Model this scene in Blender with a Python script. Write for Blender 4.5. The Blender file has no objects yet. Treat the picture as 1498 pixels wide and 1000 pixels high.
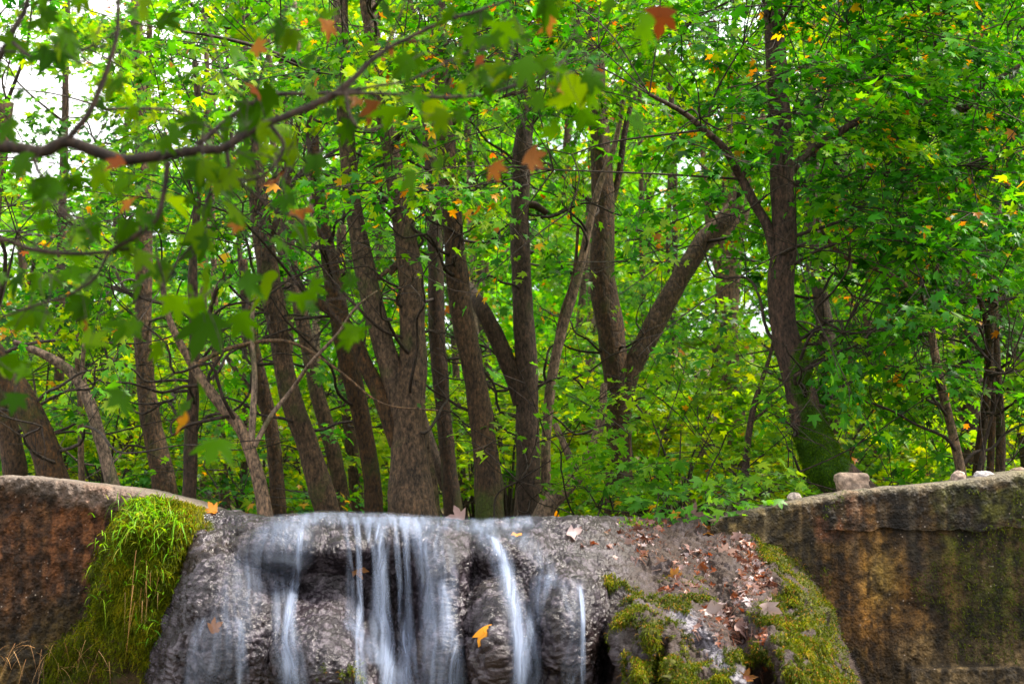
import bpy, math, random
import numpy as np
from mathutils import Vector

R = math.radians
random.seed(7)
rng = np.random.default_rng(7)
S = bpy.context.scene
C = S.collection

# ------------------------------------------------------------------ camera
ZC = 2.0                       # eye height above the stream bed
PITCH = R(7.45)
FPX = 2081.0                   # focal length in photo pixels (50 mm on 36 mm, 1498 px wide)
cam_d = bpy.data.cameras.new('camera')
cam = bpy.data.objects.new('camera', cam_d)
C.objects.link(cam)
cam.location = (0, 0, ZC)
cam.rotation_euler = (R(90) + PITCH, 0, 0)
cam_d.lens = 50.0
cam_d.sensor_width = 36.0
cam_d.clip_end = 2000
cam_d.dof.use_dof = True
cam_d.dof.focus_distance = 9.0
cam_d.dof.aperture_fstop = 2.9
S.camera = cam

# ------------------------------------------------------------------ world, sun, exposure
SUN_EL, SUN_AZ = R(60), R(88)          # azimuth from +Y (ahead), negative = left: a veiled sun ahead of the camera
world = bpy.data.worlds.new('World')
S.world = world
world.use_nodes = True
wn, wl = world.node_tree.nodes, world.node_tree.links
wn.clear()
sky = wn.new('ShaderNodeTexSky')
sky.sky_type = 'NISHITA'
sky.sun_disc = False
sky.sun_elevation = SUN_EL
sky.sun_rotation = SUN_AZ
sky.dust_density = 3.0
wtc = wn.new('ShaderNodeTexCoord')
wno = wn.new('ShaderNodeTexNoise')
wno.inputs['Scale'].default_value = 2.2
wno.inputs['Detail'].default_value = 6
wrm = wn.new('ShaderNodeMapRange')
wrm.inputs[1].default_value = 0.3
wrm.inputs[2].default_value = 0.6
wrm.inputs[3].default_value = 0.25
wrm.inputs[4].default_value = 0.95
wmx = wn.new('ShaderNodeMix')
wmx.data_type = 'RGBA'
wbg = wn.new('ShaderNodeBackground')
wbg.inputs['Strength'].default_value = 0.15
wou = wn.new('ShaderNodeOutputWorld')
wl.new(wtc.outputs['Generated'], wno.inputs['Vector'])
wl.new(wno.outputs['Fac'], wrm.inputs[0])
wl.new(wrm.outputs[0], wmx.inputs[0])
wl.new(sky.outputs[0], wmx.inputs[6])
wmx.inputs[7].default_value = (8.6, 8.4, 8.2, 1)       # bright cloud
wl.new(wmx.outputs[2], wbg.inputs['Color'])
wl.new(wbg.outputs[0], wou.inputs[0])

sun_d = bpy.data.lights.new('sun', 'SUN')
sun_d.energy = 4.6
sun_d.angle = R(10)
sun_d.color = (1.0, 0.93, 0.80)
sun = bpy.data.objects.new('sun', sun_d)
C.objects.link(sun)
sd = Vector((math.sin(SUN_AZ) * math.cos(SUN_EL), math.cos(SUN_AZ) * math.cos(SUN_EL), math.sin(SUN_EL)))
sun.rotation_euler = sd.to_track_quat('Z', 'Y').to_euler()
sun.location = (0, 0, 40)

S.view_settings.view_transform = 'Standard'
S.view_settings.look = 'None'
S.view_settings.gamma = 1
S.view_settings.use_curve_mapping = False
S.view_settings.exposure = 1.5
S.cycles.max_bounces = 7
S.cycles.diffuse_bounces = 5
S.cycles.glossy_bounces = 2
S.cycles.transmission_bounces = 4
S.cycles.transparent_max_bounces = 16
S.cycles.caustics_reflective = False
S.cycles.caustics_refractive = False
S.cycles.use_denoising = True

# ------------------------------------------------------------------ pixel -> place
CP, SP = math.cos(PITCH), math.sin(PITCH)


def P(px, py, Y):
    """Point at distance Y (metres ahead) on the sight line through a photo pixel."""
    px, py, Y = np.asarray(px, float), np.asarray(py, float), np.asarray(Y, float)
    a = (px - 749.0) / FPX
    b = (500.0 - py) / FPX
    dy = CP - b * SP
    dz = SP + b * CP
    k = Y / dy
    return np.stack(np.broadcast_arrays(a * k, Y + 0 * k, ZC + dz * k), -1)


def unproj(p):
    p = np.asarray(p, float)
    x, y, z = p[..., 0], p[..., 1], p[..., 2] - ZC
    f = y * CP + z * SP
    u = -y * SP + z * CP
    return 749.0 + FPX * x / f, 500.0 - FPX * u / f


# ------------------------------------------------------------------ noise
_tab = np.random.default_rng(3).random(65536)


def vnoise(p):
    p = np.asarray(p, float)
    i = np.floor(p).astype(np.int64)
    f = p - i
    f = f * f * (3 - 2 * f)
    out = 0
    for dx in (0, 1):
        for dy in (0, 1):
            for dz in (0, 1):
                h = ((i[..., 0] + dx) * 73856093) ^ ((i[..., 1] + dy) * 19349663) ^ ((i[..., 2] + dz) * 83492791)
                h = (h ^ (h >> 13)) * 1274126177
                v = _tab[(h ^ (h >> 9)) & 65535]
                w = (f[..., 0] if dx else 1 - f[..., 0]) * (f[..., 1] if dy else 1 - f[..., 1]) * (f[..., 2] if dz else 1 - f[..., 2])
                out = out + v * w
    return out


def fbm(p, octv=4, gain=0.5):
    a, s, t = 1.0, 0, 0
    p = np.asarray(p, float)
    for o in range(octv):
        s = s + a * vnoise(p + 17.3 * o)
        t += a
        a *= gain
        p = p * 2.03
    return s / t


def sstep(a, b, x):
    t = np.clip((np.asarray(x, float) - a) / (b - a), 0, 1)
    return t * t * (3 - 2 * t)


# ------------------------------------------------------------------ mesh helpers
class MB:
    """Collects polygons; build() links them as ONE mesh object."""

    def __init__(self):
        self.v, self.n = [], 0
        self.f3, self.f4 = [], []          # (faces, mat, rnd)
        self.va = {}                       # per-vertex attributes

    def add(self, v, f, mat=0, rnd=None, **attrs):
        v = np.asarray(v, float).reshape(-1, 3)
        f = np.asarray(f, np.int64)
        if rnd is None:
            rnd = np.zeros(len(f))
        rnd = np.broadcast_to(np.asarray(rnd, float), (len(f),))
        (self.f3 if f.shape[1] == 3 else self.f4).append((f + self.n, mat, rnd))
        for k, a in attrs.items():
            self.va.setdefault(k, []).append((self.n, np.asarray(a, float)))
        self.v.append(v)
        self.n += len(v)

    def build(self, name, mats, parent=None, origin=(0, 0, 0), smooth=True):
        v = np.concatenate(self.v) - np.asarray(origin, float)
        me = bpy.data.meshes.new(name)
        fs, ms, rs, tot = [], [], [], []
        for lst, k in ((self.f3, 3), (self.f4, 4)):
            for f, m, r in lst:
                fs.append(f.ravel())
                ms.append(np.full(len(f), m))
                rs.append(r)
                tot.append(np.full(len(f), k))
        loops = np.concatenate(fs)
        tot = np.concatenate(tot)
        start = np.concatenate([[0], np.cumsum(tot)[:-1]])
        me.vertices.add(len(v))
        me.vertices.foreach_set('co', v.astype(np.float32).ravel())
        me.loops.add(len(loops))
        me.loops.foreach_set('vertex_index', loops.astype(np.int32))
        me.polygons.add(len(tot))
        me.polygons.foreach_set('loop_start', start.astype(np.int32))
        me.polygons.foreach_set('material_index', np.concatenate(ms).astype(np.int32))
        me.polygons.foreach_set('use_smooth', np.full(len(tot), smooth))
        if not isinstance(mats, (list, tuple)):
            mats = [mats]
        for m in mats:
            me.materials.append(m)
        r = np.concatenate(rs)
        if r.any():
            a = me.attributes.new('rnd', 'FLOAT', 'FACE')
            a.data.foreach_set('value', r.astype(np.float32))
        for k, lst in self.va.items():
            if lst[0][1].ndim == 2:
                arr = np.zeros((len(v), 4), np.float32)
                arr[:, 3] = 1
                for o, x in lst:
                    arr[o:o + len(x), :x.shape[1]] = x
                a = me.attributes.new(k, 'FLOAT_COLOR', 'POINT')
                a.data.foreach_set('color', arr.ravel())
            else:
                arr = np.zeros(len(v), np.float32)
                for o, x in lst:
                    arr[o:o + len(x)] = x
                a = me.attributes.new(k, 'FLOAT', 'POINT')
                a.data.foreach_set('value', arr)
        me.update(calc_edges=True)
        me.validate()
        o = bpy.data.objects.new(name, me)
        C.objects.link(o)
        if parent is not None:
            o.parent = parent
        else:
            o.location = origin
        return o


def tag(o, label=None, cat=None, group=None, kind=None):
    for k, x in (('label', label), ('category', cat), ('group', group), ('kind', kind)):
        if x:
            o[k] = x
    return o


def empty(name, loc):
    o = bpy.data.objects.new(name, None)
    o.empty_display_size = 0.2
    o.location = tuple(float(q) for q in loc)
    C.objects.link(o)
    return o


def copy_tree(o, parent=None):
    c = o.copy()
    C.objects.link(c)
    c.parent = parent
    for ch in list(o.children):
        copy_tree(ch, c)
    return c


def spline(pts, per=6):
    """Catmull-Rom through rows of pts (any number of columns)."""
    pts = np.asarray(pts, float)
    if len(pts) < 3:
        t = np.linspace(0, 1, per + 1)[:, None]
        return pts[0] * (1 - t) + pts[-1] * t
    q = np.vstack([2 * pts[0] - pts[1], pts, 2 * pts[-1] - pts[-2]])
    out = []
    for i in range(1, len(q) - 2):
        t = np.linspace(0, 1, per, endpoint=False)[:, None]
        a, b, c, d = q[i - 1], q[i], q[i + 1], q[i + 2]
        out.append(0.5 * (2 * b + (c - a) * t + (2 * a - 5 * b + 4 * c - d) * t ** 2 + (3 * b - a - 3 * c + d) * t ** 3))
    out.append(pts[-1:])
    return np.vstack(out)


def norm(v):
    return v / np.maximum(np.linalg.norm(v, axis=-1, keepdims=True), 1e-9)


def tube(mb, pts, rad, sides=8, mat=0, rough=0.0, cap=True, moss=None):
    pts = np.asarray(pts, float)
    n = len(pts)
    rad = np.broadcast_to(np.asarray(rad, float), (n,))
    t = norm(np.gradient(pts, axis=0))
    ref = np.array([0.31, -0.9, 0.3]) if abs(t[0] @ np.array([0.31, -0.9, 0.3])) < 0.85 else np.array([1.0, 0.1, 0])
    a = norm(np.cross(t, ref))
    b = np.cross(t, a)
    th = np.linspace(0, 2 * math.pi, sides, endpoint=False)
    ring = a[:, None] * np.cos(th)[None, :, None] + b[:, None] * np.sin(th)[None, :, None]
    rr = rad[:, None] * np.ones(sides)
    if rough:
        q = pts[:, None] + ring * rad[:, None, None]
        rr = rr * (1 + rough * (fbm(q * 2.2 + 5, 3) - 0.5) * 2 + 0.35 * rough * (fbm(q * 11, 3) - 0.5) * 2)
    v = pts[:, None] + ring * rr[..., None]
    i = np.arange(n - 1)[:, None] * sides
    j = np.arange(sides)[None]
    k = (j + 1) % sides
    f = np.stack([i + j, i + k, i + sides + k, i + sides + j], -1).reshape(-1, 4)
    at = {} if moss is None else {'moss': moss(v.reshape(-1, 3))}
    base = mb.n
    mb.add(v.reshape(-1, 3), f, mat, **at)
    if cap:
        at = {} if moss is None else {'moss': np.zeros(1)}
        mb.add(pts[-1:] + t[-1:] * rad[-1] * 0.3, np.zeros((0, 3), int), mat, **at)
        top = base + (n - 1) * sides
        jj = np.arange(sides)
        mb.f3.append((np.stack([top + jj, top + (jj + 1) % sides, np.full(sides, mb.n - 1)], -1), mat, np.zeros(sides)))


# plane-tree leaves: five pointed lobes, three levels of detail
def leaf_tmpl(half):
    pts = [(math.sin(R(-a)) * r, math.cos(R(a)) * r) for a, r in reversed(half[1:])] + \
          [(math.sin(R(a)) * r, math.cos(R(a)) * r) for a, r in half]
    return np.array([(0.0, 0.22)] + pts)


LEAF = {
    'near': leaf_tmpl([(0, 1), (8, .80), (15, .74), (18, .66), (23, .50), (33, .70), (40, .80), (46, .92), (54, .70), (60, .62), (67, .42), (80, .50), (92, .64), (106, .40), (140, .20)]),
    'mid': leaf_tmpl([(0, 1), (14, .74), (23, .48), (38, .76), (47, .90), (67, .42), (90, .62), (135, .2)]),
    'far': leaf_tmpl([(0, 1), (23, .46), (47, .88), (66, .44), (92, .6)]),
}


def add_leaves(mb, pos, tip, nrm, size, lod='mid', mat=0, rnd=None, curl=1.0):
    tm = LEAF[lod]
    n, k = len(pos), len(tm)
    if n == 0:
        return
    tip = norm(tip)
    x = norm(np.cross(tip, nrm))
    z = np.cross(x, tip)
    c1 = rng.uniform(0.0, 0.45, n) * curl
    c2 = rng.uniform(-0.25, 0.40, n) * curl
    c3 = rng.normal(0, 0.14, n) * curl
    X, Yl = tm[:, 0][None], tm[:, 1][None]
    Z = -c1[:, None] * Yl ** 2 + c2[:, None] * np.abs(X) + c3[:, None] * X * Yl
    wx = rng.uniform(.62, 1.15, n)[:, None]
    v = pos[:, None] + size[:, None, None] * ((X * wx)[..., None] * x[:, None] + (Yl + 0 * wx)[..., None] * tip[:, None] + Z[..., None] * z[:, None])
    m = k - 1
    j = np.arange(m)
    tri = np.stack([np.zeros(m, int), 1 + j, 1 + (j + 1) % m], -1)
    f = (np.arange(n)[:, None, None] * k + tri[None]).reshape(-1, 3)
    if rnd is None:
        rnd = rng.random(n)
    mb.add(v.reshape(-1, 3), f, mat, np.repeat(np.maximum(rnd, 1e-4), m))


BOLES = []


def off_boles(p):
    """Hardly any leaf hangs straight in front of the big boles."""
    if not BOLES or p[0, 1] > 14.5:
        return np.ones(len(p), bool)
    px, py = unproj(p)
    B = BOLES[0]
    hit = (np.hypot(px[:, None] - B[None, :, 0], py[:, None] - B[None, :, 1]) < B[None, :, 2] + 9) & (p[:, 1:2] < B[None, :, 3])
    hit[(px > 780) & (px < 1120) & (py > 590)] = False          # the shrubs may cover these feet
    return ~hit.any(1) | (rng.random(len(p)) < np.where((py < 330) & (px < 930), .6, np.where(py < 240, .3, .07)))


def spray(mb, base, d, L, nleaf, size, lod, leafmat=0, woodmat=1, hue=0.0, twigs=True, old=0.0):
    """A leafy twig: a stem with side shoots and plane leaves in a loose, drooping layer."""
    d = norm(np.asarray(d, float))
    up = np.array([0, 0, 1.0])
    side = norm(np.cross(d, up))
    nz = norm(np.cross(side, d))
    s = np.linspace(0, 1, 5)
    bend = rng.normal(0, .10)
    stem = base + np.outer(s, d) * L + np.outer(s * s, side) * bend * L - np.outer(s * s, up) * L * rng.uniform(.02, .22)
    ends = [(stem[-1], d)]
    if twigs:
        tube(mb, stem, np.linspace(.0055, .002, 5) * (L / .7), 3, woodmat, cap=False)
    for q in range(5):
        u = 0.25 + 0.65 * q / 4
        k = u * 4
        i = min(int(k), 3)
        b = stem[i] + (stem[i + 1] - stem[i]) * (k - i)
        sg = 1 if q % 2 else -1
        dd = norm(d * .75 + side * sg * rng.uniform(.5, 1.0) + up * rng.uniform(-.35, .2))
        ll = L * rng.uniform(.22, .48)
        e = b + dd * ll
        ends.append((e, dd))
        ends.append((b + dd * ll * .5, dd))
        if twigs:
            tube(mb, np.array([b, e]), [.003 * L / .7, .0015 * L / .7], 3, woodmat, cap=False)
    idx = rng.integers(0, len(ends), nleaf)
    E = np.array([ends[i][0] for i in idx])
    D = np.array([ends[i][1] for i in idx])
    pos = E + rng.normal(0, .07 * L + .02, (nleaf, 3)) * np.array([1, 1, .6])
    az = rng.normal(0, .9, nleaf)
    tip = D * np.cos(az)[:, None] + np.cross(up, D) * np.sin(az)[:, None]
    tip[:, 2] -= rng.uniform(-.1, .75, nleaf)
    nr = nz + rng.normal(0, .33, (nleaf, 3))
    r = np.clip(rng.beta(2.2, 2.2, nleaf) * .95 + .05 + hue + .9 * (float(fbm(base * .8 + 3, 2)) - .5) + rng.normal(0, .08), 0.01, .94)
    old = old * 3 * float(sstep(.5, .7, fbm(base * .9 + 60, 2)))
    yl = rng.random(nleaf) < old
    r = np.where(yl, rng.uniform(.95, 1.0, nleaf), r)
    k = off_boles(pos)
    add_leaves(mb, pos[k], tip[k], nr[k], (size * rng.uniform(.45, 1.25, nleaf))[k], lod, leafmat, r[k])


# ------------------------------------------------------------------ materials
def new_mat(name):
    m = bpy.data.materials.new(name)
    m.use_nodes = True
    m.node_tree.nodes.clear()
    return m, m.node_tree.nodes, m.node_tree.links


def node(n, typ, **kw):
    x = n.new(typ)
    for k, v in kw.items():
        if k in x.inputs:
            x.inputs[k].default_value = v
        else:
            setattr(x, k, v)
    return x


def ramp(n, stops, interp='LINEAR'):
    r = n.new('ShaderNodeValToRGB')
    r.color_ramp.interpolation = interp
    el = r.color_ramp.elements
    while len(el) < len(stops):
        el.new(.5)
    for e, (p, c) in zip(el, stops):
        e.position = p
        e.color = (*c, 1) if len(c) == 3 else c
    return r


def leaf_mat(name, stops, trans=.55, tint=(1.9, 1.55, .35), gloss=.012):
    m, n, l = new_mat(name)
    at = node(n, 'ShaderNodeAttribute', attribute_name='rnd')
    rp = ramp(n, stops)
    l.new(at.outputs['Fac'], rp.inputs[0])
    oi = n.new('ShaderNodeObjectInfo')
    hs = n.new('ShaderNodeHueSaturation')
    mr = node(n, 'ShaderNodeMapRange')
    mr.inputs[3].default_value, mr.inputs[4].default_value = .485, .515
    l.new(oi.outputs['Random'], mr.inputs[0])
    l.new(mr.outputs[0], hs.inputs['Hue'])
    l.new(rp.outputs[0], hs.inputs['Color'])
    tn = node(n, 'ShaderNodeMix', data_type='RGBA', blend_type='MULTIPLY')
    tn.inputs[0].default_value = 1
    l.new(hs.outputs[0], tn.inputs[6])
    tn.inputs[7].default_value = (*tint, 1)
    df = n.new('ShaderNodeBsdfDiffuse')
    tr = n.new('ShaderNodeBsdfTranslucent')
    gl = node(n, 'ShaderNodeBsdfGlossy', Roughness=.38)
    gl.inputs['Color'].default_value = (1, 1, 1, 1)
    l.new(hs.outputs[0], df.inputs['Color'])
    l.new(tn.outputs[2], tr.inputs['Color'])
    a = node(n, 'ShaderNodeMixShader')
    a.inputs[0].default_value = trans
    l.new(df.outputs[0], a.inputs[1])
    l.new(tr.outputs[0], a.inputs[2])
    b = node(n, 'ShaderNodeMixShader')
    lw_ = node(n, 'ShaderNodeLayerWeight', Blend=.25)
    mg = node(n, 'ShaderNodeMapRange')
    mg.inputs[3].default_value, mg.inputs[4].default_value = gloss * .5, gloss * 3.2
    l.new(lw_.outputs['Facing'], mg.inputs[0])
    l.new(mg.outputs[0], b.inputs[0])
    l.new(a.outputs[0], b.inputs[1])
    l.new(gl.outputs[0], b.inputs[2])
    o = n.new('ShaderNodeOutputMaterial')
    l.new(b.outputs[0], o.inputs[0])
    return m


GREEN = [(0, (.007, .042, .002)), (.35, (.026, .145, .004)), (.65, (.075, .265, .005)), (.94, (.185, .34, .006)),
         (.95, (.50, .32, .008)), (.975, (.48, .19, .008)), (1.0, (.26, .07, .008))]
M_LEAF = leaf_mat('plane_leaves', GREEN)
M_FARLEAF = leaf_mat('distant_leaves', [(p, tuple(min(q * 1.35 + .004 * (i == 1), .5) for i, q in enumerate(c))) for p, c in GREEN], .6, (2.3, 1.65, .25), .006)  # leaf colours brightened to stand in for light glowing through the background
M_NEARLEAF = leaf_mat('shaded_near_leaves', [(0, (.014, .050, .001)), (.6, (.042, .115, .001)), (.94, (.095, .17, .002)), (.95, (.3, .16, .01)), (1, (.22, .07, .01))], .5, (1.9, 1.4, .2), .003)  # shade under the near tree is put into these darker leaf colours
M_DRYLEAF = leaf_mat('dry_leaves', [(0, (.075, .03, .014)), (.3, (.24, .075, .012)), (.6, (.50, .24, .010)), (.8, (.19, .105, .075)), (1, (.30, .24, .24))], .3, (1.3, 1.0, .6), .02)
M_BUSHLEAF = leaf_mat('shrub_leaves', [(0, (.02, .10, .012)), (.5, (.06, .22, .012)), (.94, (.16, .34, .014)), (.95, (.5, .32, .01)), (1, (.5, .2, .01))])
M_UNDER = leaf_mat('undergrowth_leaves', [(0, (.03, .12, .004)), (.5, (.11, .28, .004)), (.94, (.26, .38, .006)), (.95, (.5, .32, .01)), (1, (.5, .2, .01))], .6, (2.2, 1.6, .3), .008)  # backlight between the trunks is put into these brighter colours
M_WITHER = leaf_mat('withered_leaves', [(0, (.10, .030, .006)), (.3, (.22, .070, .008)), (.6, (.40, .20, .012)), (1, (.3, .12, .01))], .3, (1.3, 1.0, .5), .008)
M_GRASS = leaf_mat('grass_blades', [(0, (.04, .14, .003)), (.6, (.13, .31, .004)), (.85, (.26, .38, .008)), (.9, (.30, .22, .05)), (1, (.36, .22, .08))], .45, (1.6, 1.4, .3), .012)
M_MOSS = leaf_mat('moss_shoots', [(0, (.022, .034, .003)), (.4, (.055, .078, .003)), (.75, (.125, .145, .003)), (.95, (.24, .215, .005)), (1, (.20, .10, .02))], .3, (1.3, 1.15, .3), .005)
M_TREEMOSS = leaf_mat('tree_moss', [(0, (.020, .055, .003)), (.5, (.06, .155, .003)), (1, (.15, .27, .004))], .3, (1.3, 1.2, .3), .004)
M_STRAW = leaf_mat('dry_stalks', [(0, (.20, .10, .03)), (.5, (.34, .19, .06)), (1, (.45, .30, .13))], .2, (1, .8, .5), .03)
M_NEEDLE = leaf_mat('rotting_twigs', [(0, (.045, .022, .013)), (.6, (.10, .050, .030)), (1, (.18, .115, .075))], .1, (1, .8, .5), .008)


def bark_mat(name, dark, mid, pale, moss=(.035, .055, .006), bump=.5):
    m, n, l = new_mat(name)
    tc = n.new('ShaderNodeTexCoord')
    mp = node(n, 'ShaderNodeMapping')
    mp.inputs['Scale'].default_value = (1, 1, .45)
    l.new(tc.outputs['Object'], mp.inputs[0])
    n1 = node(n, 'ShaderNodeTexNoise', Scale=3.5, Detail=8, Roughness=.7)
    n2 = node(n, 'ShaderNodeTexNoise', Scale=42, Detail=7, Roughness=.72)
    vo = node(n, 'ShaderNodeTexVoronoi', feature='DISTANCE_TO_EDGE', Scale=17)
    for x in (n1, n2, vo):
        l.new(mp.outputs[0], x.inputs['Vector'])
    rp = ramp(n, [(.28, dark), (.5, mid), (.66, mid), (.76, pale)])
    l.new(n1.outputs[0], rp.inputs[0])
    rp2 = ramp(n, [(.36, (.10, .09, .09)), (.47, (.62, .62, .62)), (.56, (1.15, 1.12, 1.1)), (.68, (2.3, 2.0, 1.8))])
    l.new(n2.outputs[0], rp2.inputs[0])
    mu = node(n, 'ShaderNodeMix', data_type='RGBA', blend_type='MULTIPLY')
    mu.inputs[0].default_value = 1
    l.new(rp.outputs[0], mu.inputs[6])
    l.new(rp2.outputs[0], mu.inputs[7])
    at = node(n, 'ShaderNodeAttribute', attribute_name='moss')
    n3 = node(n, 'ShaderNodeTexNoise', Scale=60, Detail=4)
    l.new(tc.outputs['Object'], n3.inputs['Vector'])
    mc = ramp(n, [(.3, tuple(c * .5 for c in moss)), (.7, tuple(c * 1.7 for c in moss))])
    l.new(n3.outputs[0], mc.inputs[0])
    mm = node(n, 'ShaderNodeMix', data_type='RGBA')
    l.new(at.outputs['Fac'], mm.inputs[0])
    l.new(mu.outputs[2], mm.inputs[6])
    l.new(mc.outputs[0], mm.inputs[7])
    vr = ramp(n, [(0, (0, 0, 0)), (.12, (1, 1, 1))])
    l.new(vo.outputs['Distance'], vr.inputs[0])
    ad = node(n, 'ShaderNodeMath', operation='MULTIPLY_ADD')
    l.new(vr.outputs[0], ad.inputs[0])
    ad.inputs[1].default_value = .25
    l.new(n2.outputs[0], ad.inputs[2])
    bu = node(n, 'ShaderNodeBump', Strength=bump, Distance=.02)
    l.new(ad.outputs[0], bu.inputs['Height'])
    bs = node(n, 'ShaderNodeBsdfPrincipled', Roughness=.8)
    bs.inputs['Specular IOR Level'].default_value = .3
    oi = n.new('ShaderNodeObjectInfo')
    hv = n.new('ShaderNodeHueSaturation')
    mv_ = node(n, 'ShaderNodeMapRange')
    mv_.inputs[3].default_value, mv_.inputs[4].default_value = .62, 1.12
    ms_ = node(n, 'ShaderNodeMapRange')
    ms_.inputs[3].default_value, ms_.inputs[4].default_value = 1.25, .85
    l.new(oi.outputs['Random'], mv_.inputs[0])
    l.new(oi.outputs['Random'], ms_.inputs[0])
    l.new(mv_.outputs[0], hv.inputs['Value'])
    l.new(ms_.outputs[0], hv.inputs['Saturation'])
    l.new(mm.outputs[2], hv.inputs['Color'])
    l.new(hv.outputs[0], bs.inputs['Base Color'])
    l.new(bu.outputs[0], bs.inputs['Normal'])
    o = n.new('ShaderNodeOutputMaterial')
    l.new(bs.outputs[0], o.inputs[0])
    return m


M_BARK = bark_mat('brown_bark', (.026, .015, .008), (.078, .046, .025), (.165, .110, .070), bump=.9)
M_PALEBARK = bark_mat('pale_bark', (.075, .048, .030), (.165, .110, .074), (.28, .23, .18))
M_DARKBARK = bark_mat('dark_bark', (.024, .014, .009), (.054, .032, .020), (.095, .066, .046))
M_MOSSBARK = bark_mat('grey_mossy_bark', (.032, .019, .014), (.072, .046, .036), (.22, .17, .145), moss=(.026, .075, .003))
M_TWIG = bark_mat('twig_bark', (.018, .012, .009), (.040, .028, .021), (.075, .055, .043), bump=.2)


def surf_mat(name, rough=(.25, .7), bump=.6, scale=40, bdist=.015, spec=.5, speck=False):
    """Rock or concrete: colour from the mesh's own stain map, broken up by fine grain."""
    m, n, l = new_mat(name)
    tc = n.new('ShaderNodeTexCoord')
    at = node(n, 'ShaderNodeAttribute', attribute_name='stain')
    g1 = node(n, 'ShaderNodeTexNoise', Scale=scale, Detail=8, Roughness=.75)
    g2 = node(n, 'ShaderNodeTexVoronoi', feature='F1', Scale=scale * 1.6)
    l.new(tc.outputs['Object'], g1.inputs['Vector'])
    l.new(tc.outputs['Object'], g2.inputs['Vector'])
    rp = ramp(n, [(.30, (.30, .30, .30)), (.52, (.95, .95, .95)), (.72, (1.75, 1.7, 1.65))])
    l.new(g1.outputs[0], rp.inputs[0])
    mu = node(n, 'ShaderNodeMix', data_type='RGBA', blend_type='MULTIPLY')
    mu.inputs[0].default_value = 1
    l.new(at.outputs['Color'], mu.inputs[6])
    l.new(rp.outputs[0], mu.inputs[7])
    col = mu.outputs[2]
    if speck:
        v2 = node(n, 'ShaderNodeTexVoronoi', feature='F1', Scale=23)
        l.new(tc.outputs['Object'], v2.inputs['Vector'])
        r3 = ramp(n, [(.06, (1, 1, 1)), (.14, (0, 0, 0))])
        l.new(v2.outputs['Distance'], r3.inputs[0])
        n4 = node(n, 'ShaderNodeTexNoise', Scale=3.0, Detail=3)
        l.new(tc.outputs['Object'], n4.inputs['Vector'])
        r4 = ramp(n, [(.5, (0, 0, 0)), (.62, (.8, .8, .8))])
        l.new(n4.outputs[0], r4.inputs[0])
        mf = node(n, 'ShaderNodeMath', operation='MULTIPLY')
        l.new(r3.outputs[0], mf.inputs[0])
        l.new(r4.outputs[0], mf.inputs[1])
        mx = node(n, 'ShaderNodeMix', data_type='RGBA')
        l.new(mf.outputs[0], mx.inputs[0])
        l.new(col, mx.inputs[6])
        mx.inputs[7].default_value = (.42, .34, .28, 1)
        col = mx.outputs[2]
    ad = node(n, 'ShaderNodeMath', operation='MULTIPLY_ADD')
    l.new(g2.outputs['Distance'], ad.inputs[0])
    ad.inputs[1].default_value = -.6
    l.new(g1.outputs[0], ad.inputs[2])
    bu = node(n, 'ShaderNodeBump', Strength=bump, Distance=bdist)
    l.new(ad.outputs[0], bu.inputs['Height'])
    wet = node(n, 'ShaderNodeAttribute', attribute_name='wet')
    rr = node(n, 'ShaderNodeMapRange')
    rr.inputs[3].default_value, rr.inputs[4].default_value = rough[1], rough[0]
    l.new(wet.outputs['Fac'], rr.inputs[0])
    bs = node(n, 'ShaderNodeBsdfPrincipled')
    bs.inputs['Specular IOR Level'].default_value = spec
    l.new(col, bs.inputs['Base Color'])
    l.new(rr.outputs[0], bs.inputs['Roughness'])
    l.new(bu.outputs[0], bs.inputs['Normal'])
    o = n.new('ShaderNodeOutputMaterial')
    l.new(bs.outputs[0], o.inputs[0])
    return m


M_ROCK = surf_mat('wet_travertine', (.15, .9), .5, 75, .010, .30)
M_WALL = surf_mat('stained_concrete', (.35, .85), 1.0, 38, .025, .3, speck=True)
M_STONE = surf_mat('loose_stone', (.4, .8), .5, 30, .01, .3)
M_GROUND = surf_mat('forest_floor', (.5, .95), .8, 6, .05, .2)


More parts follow.
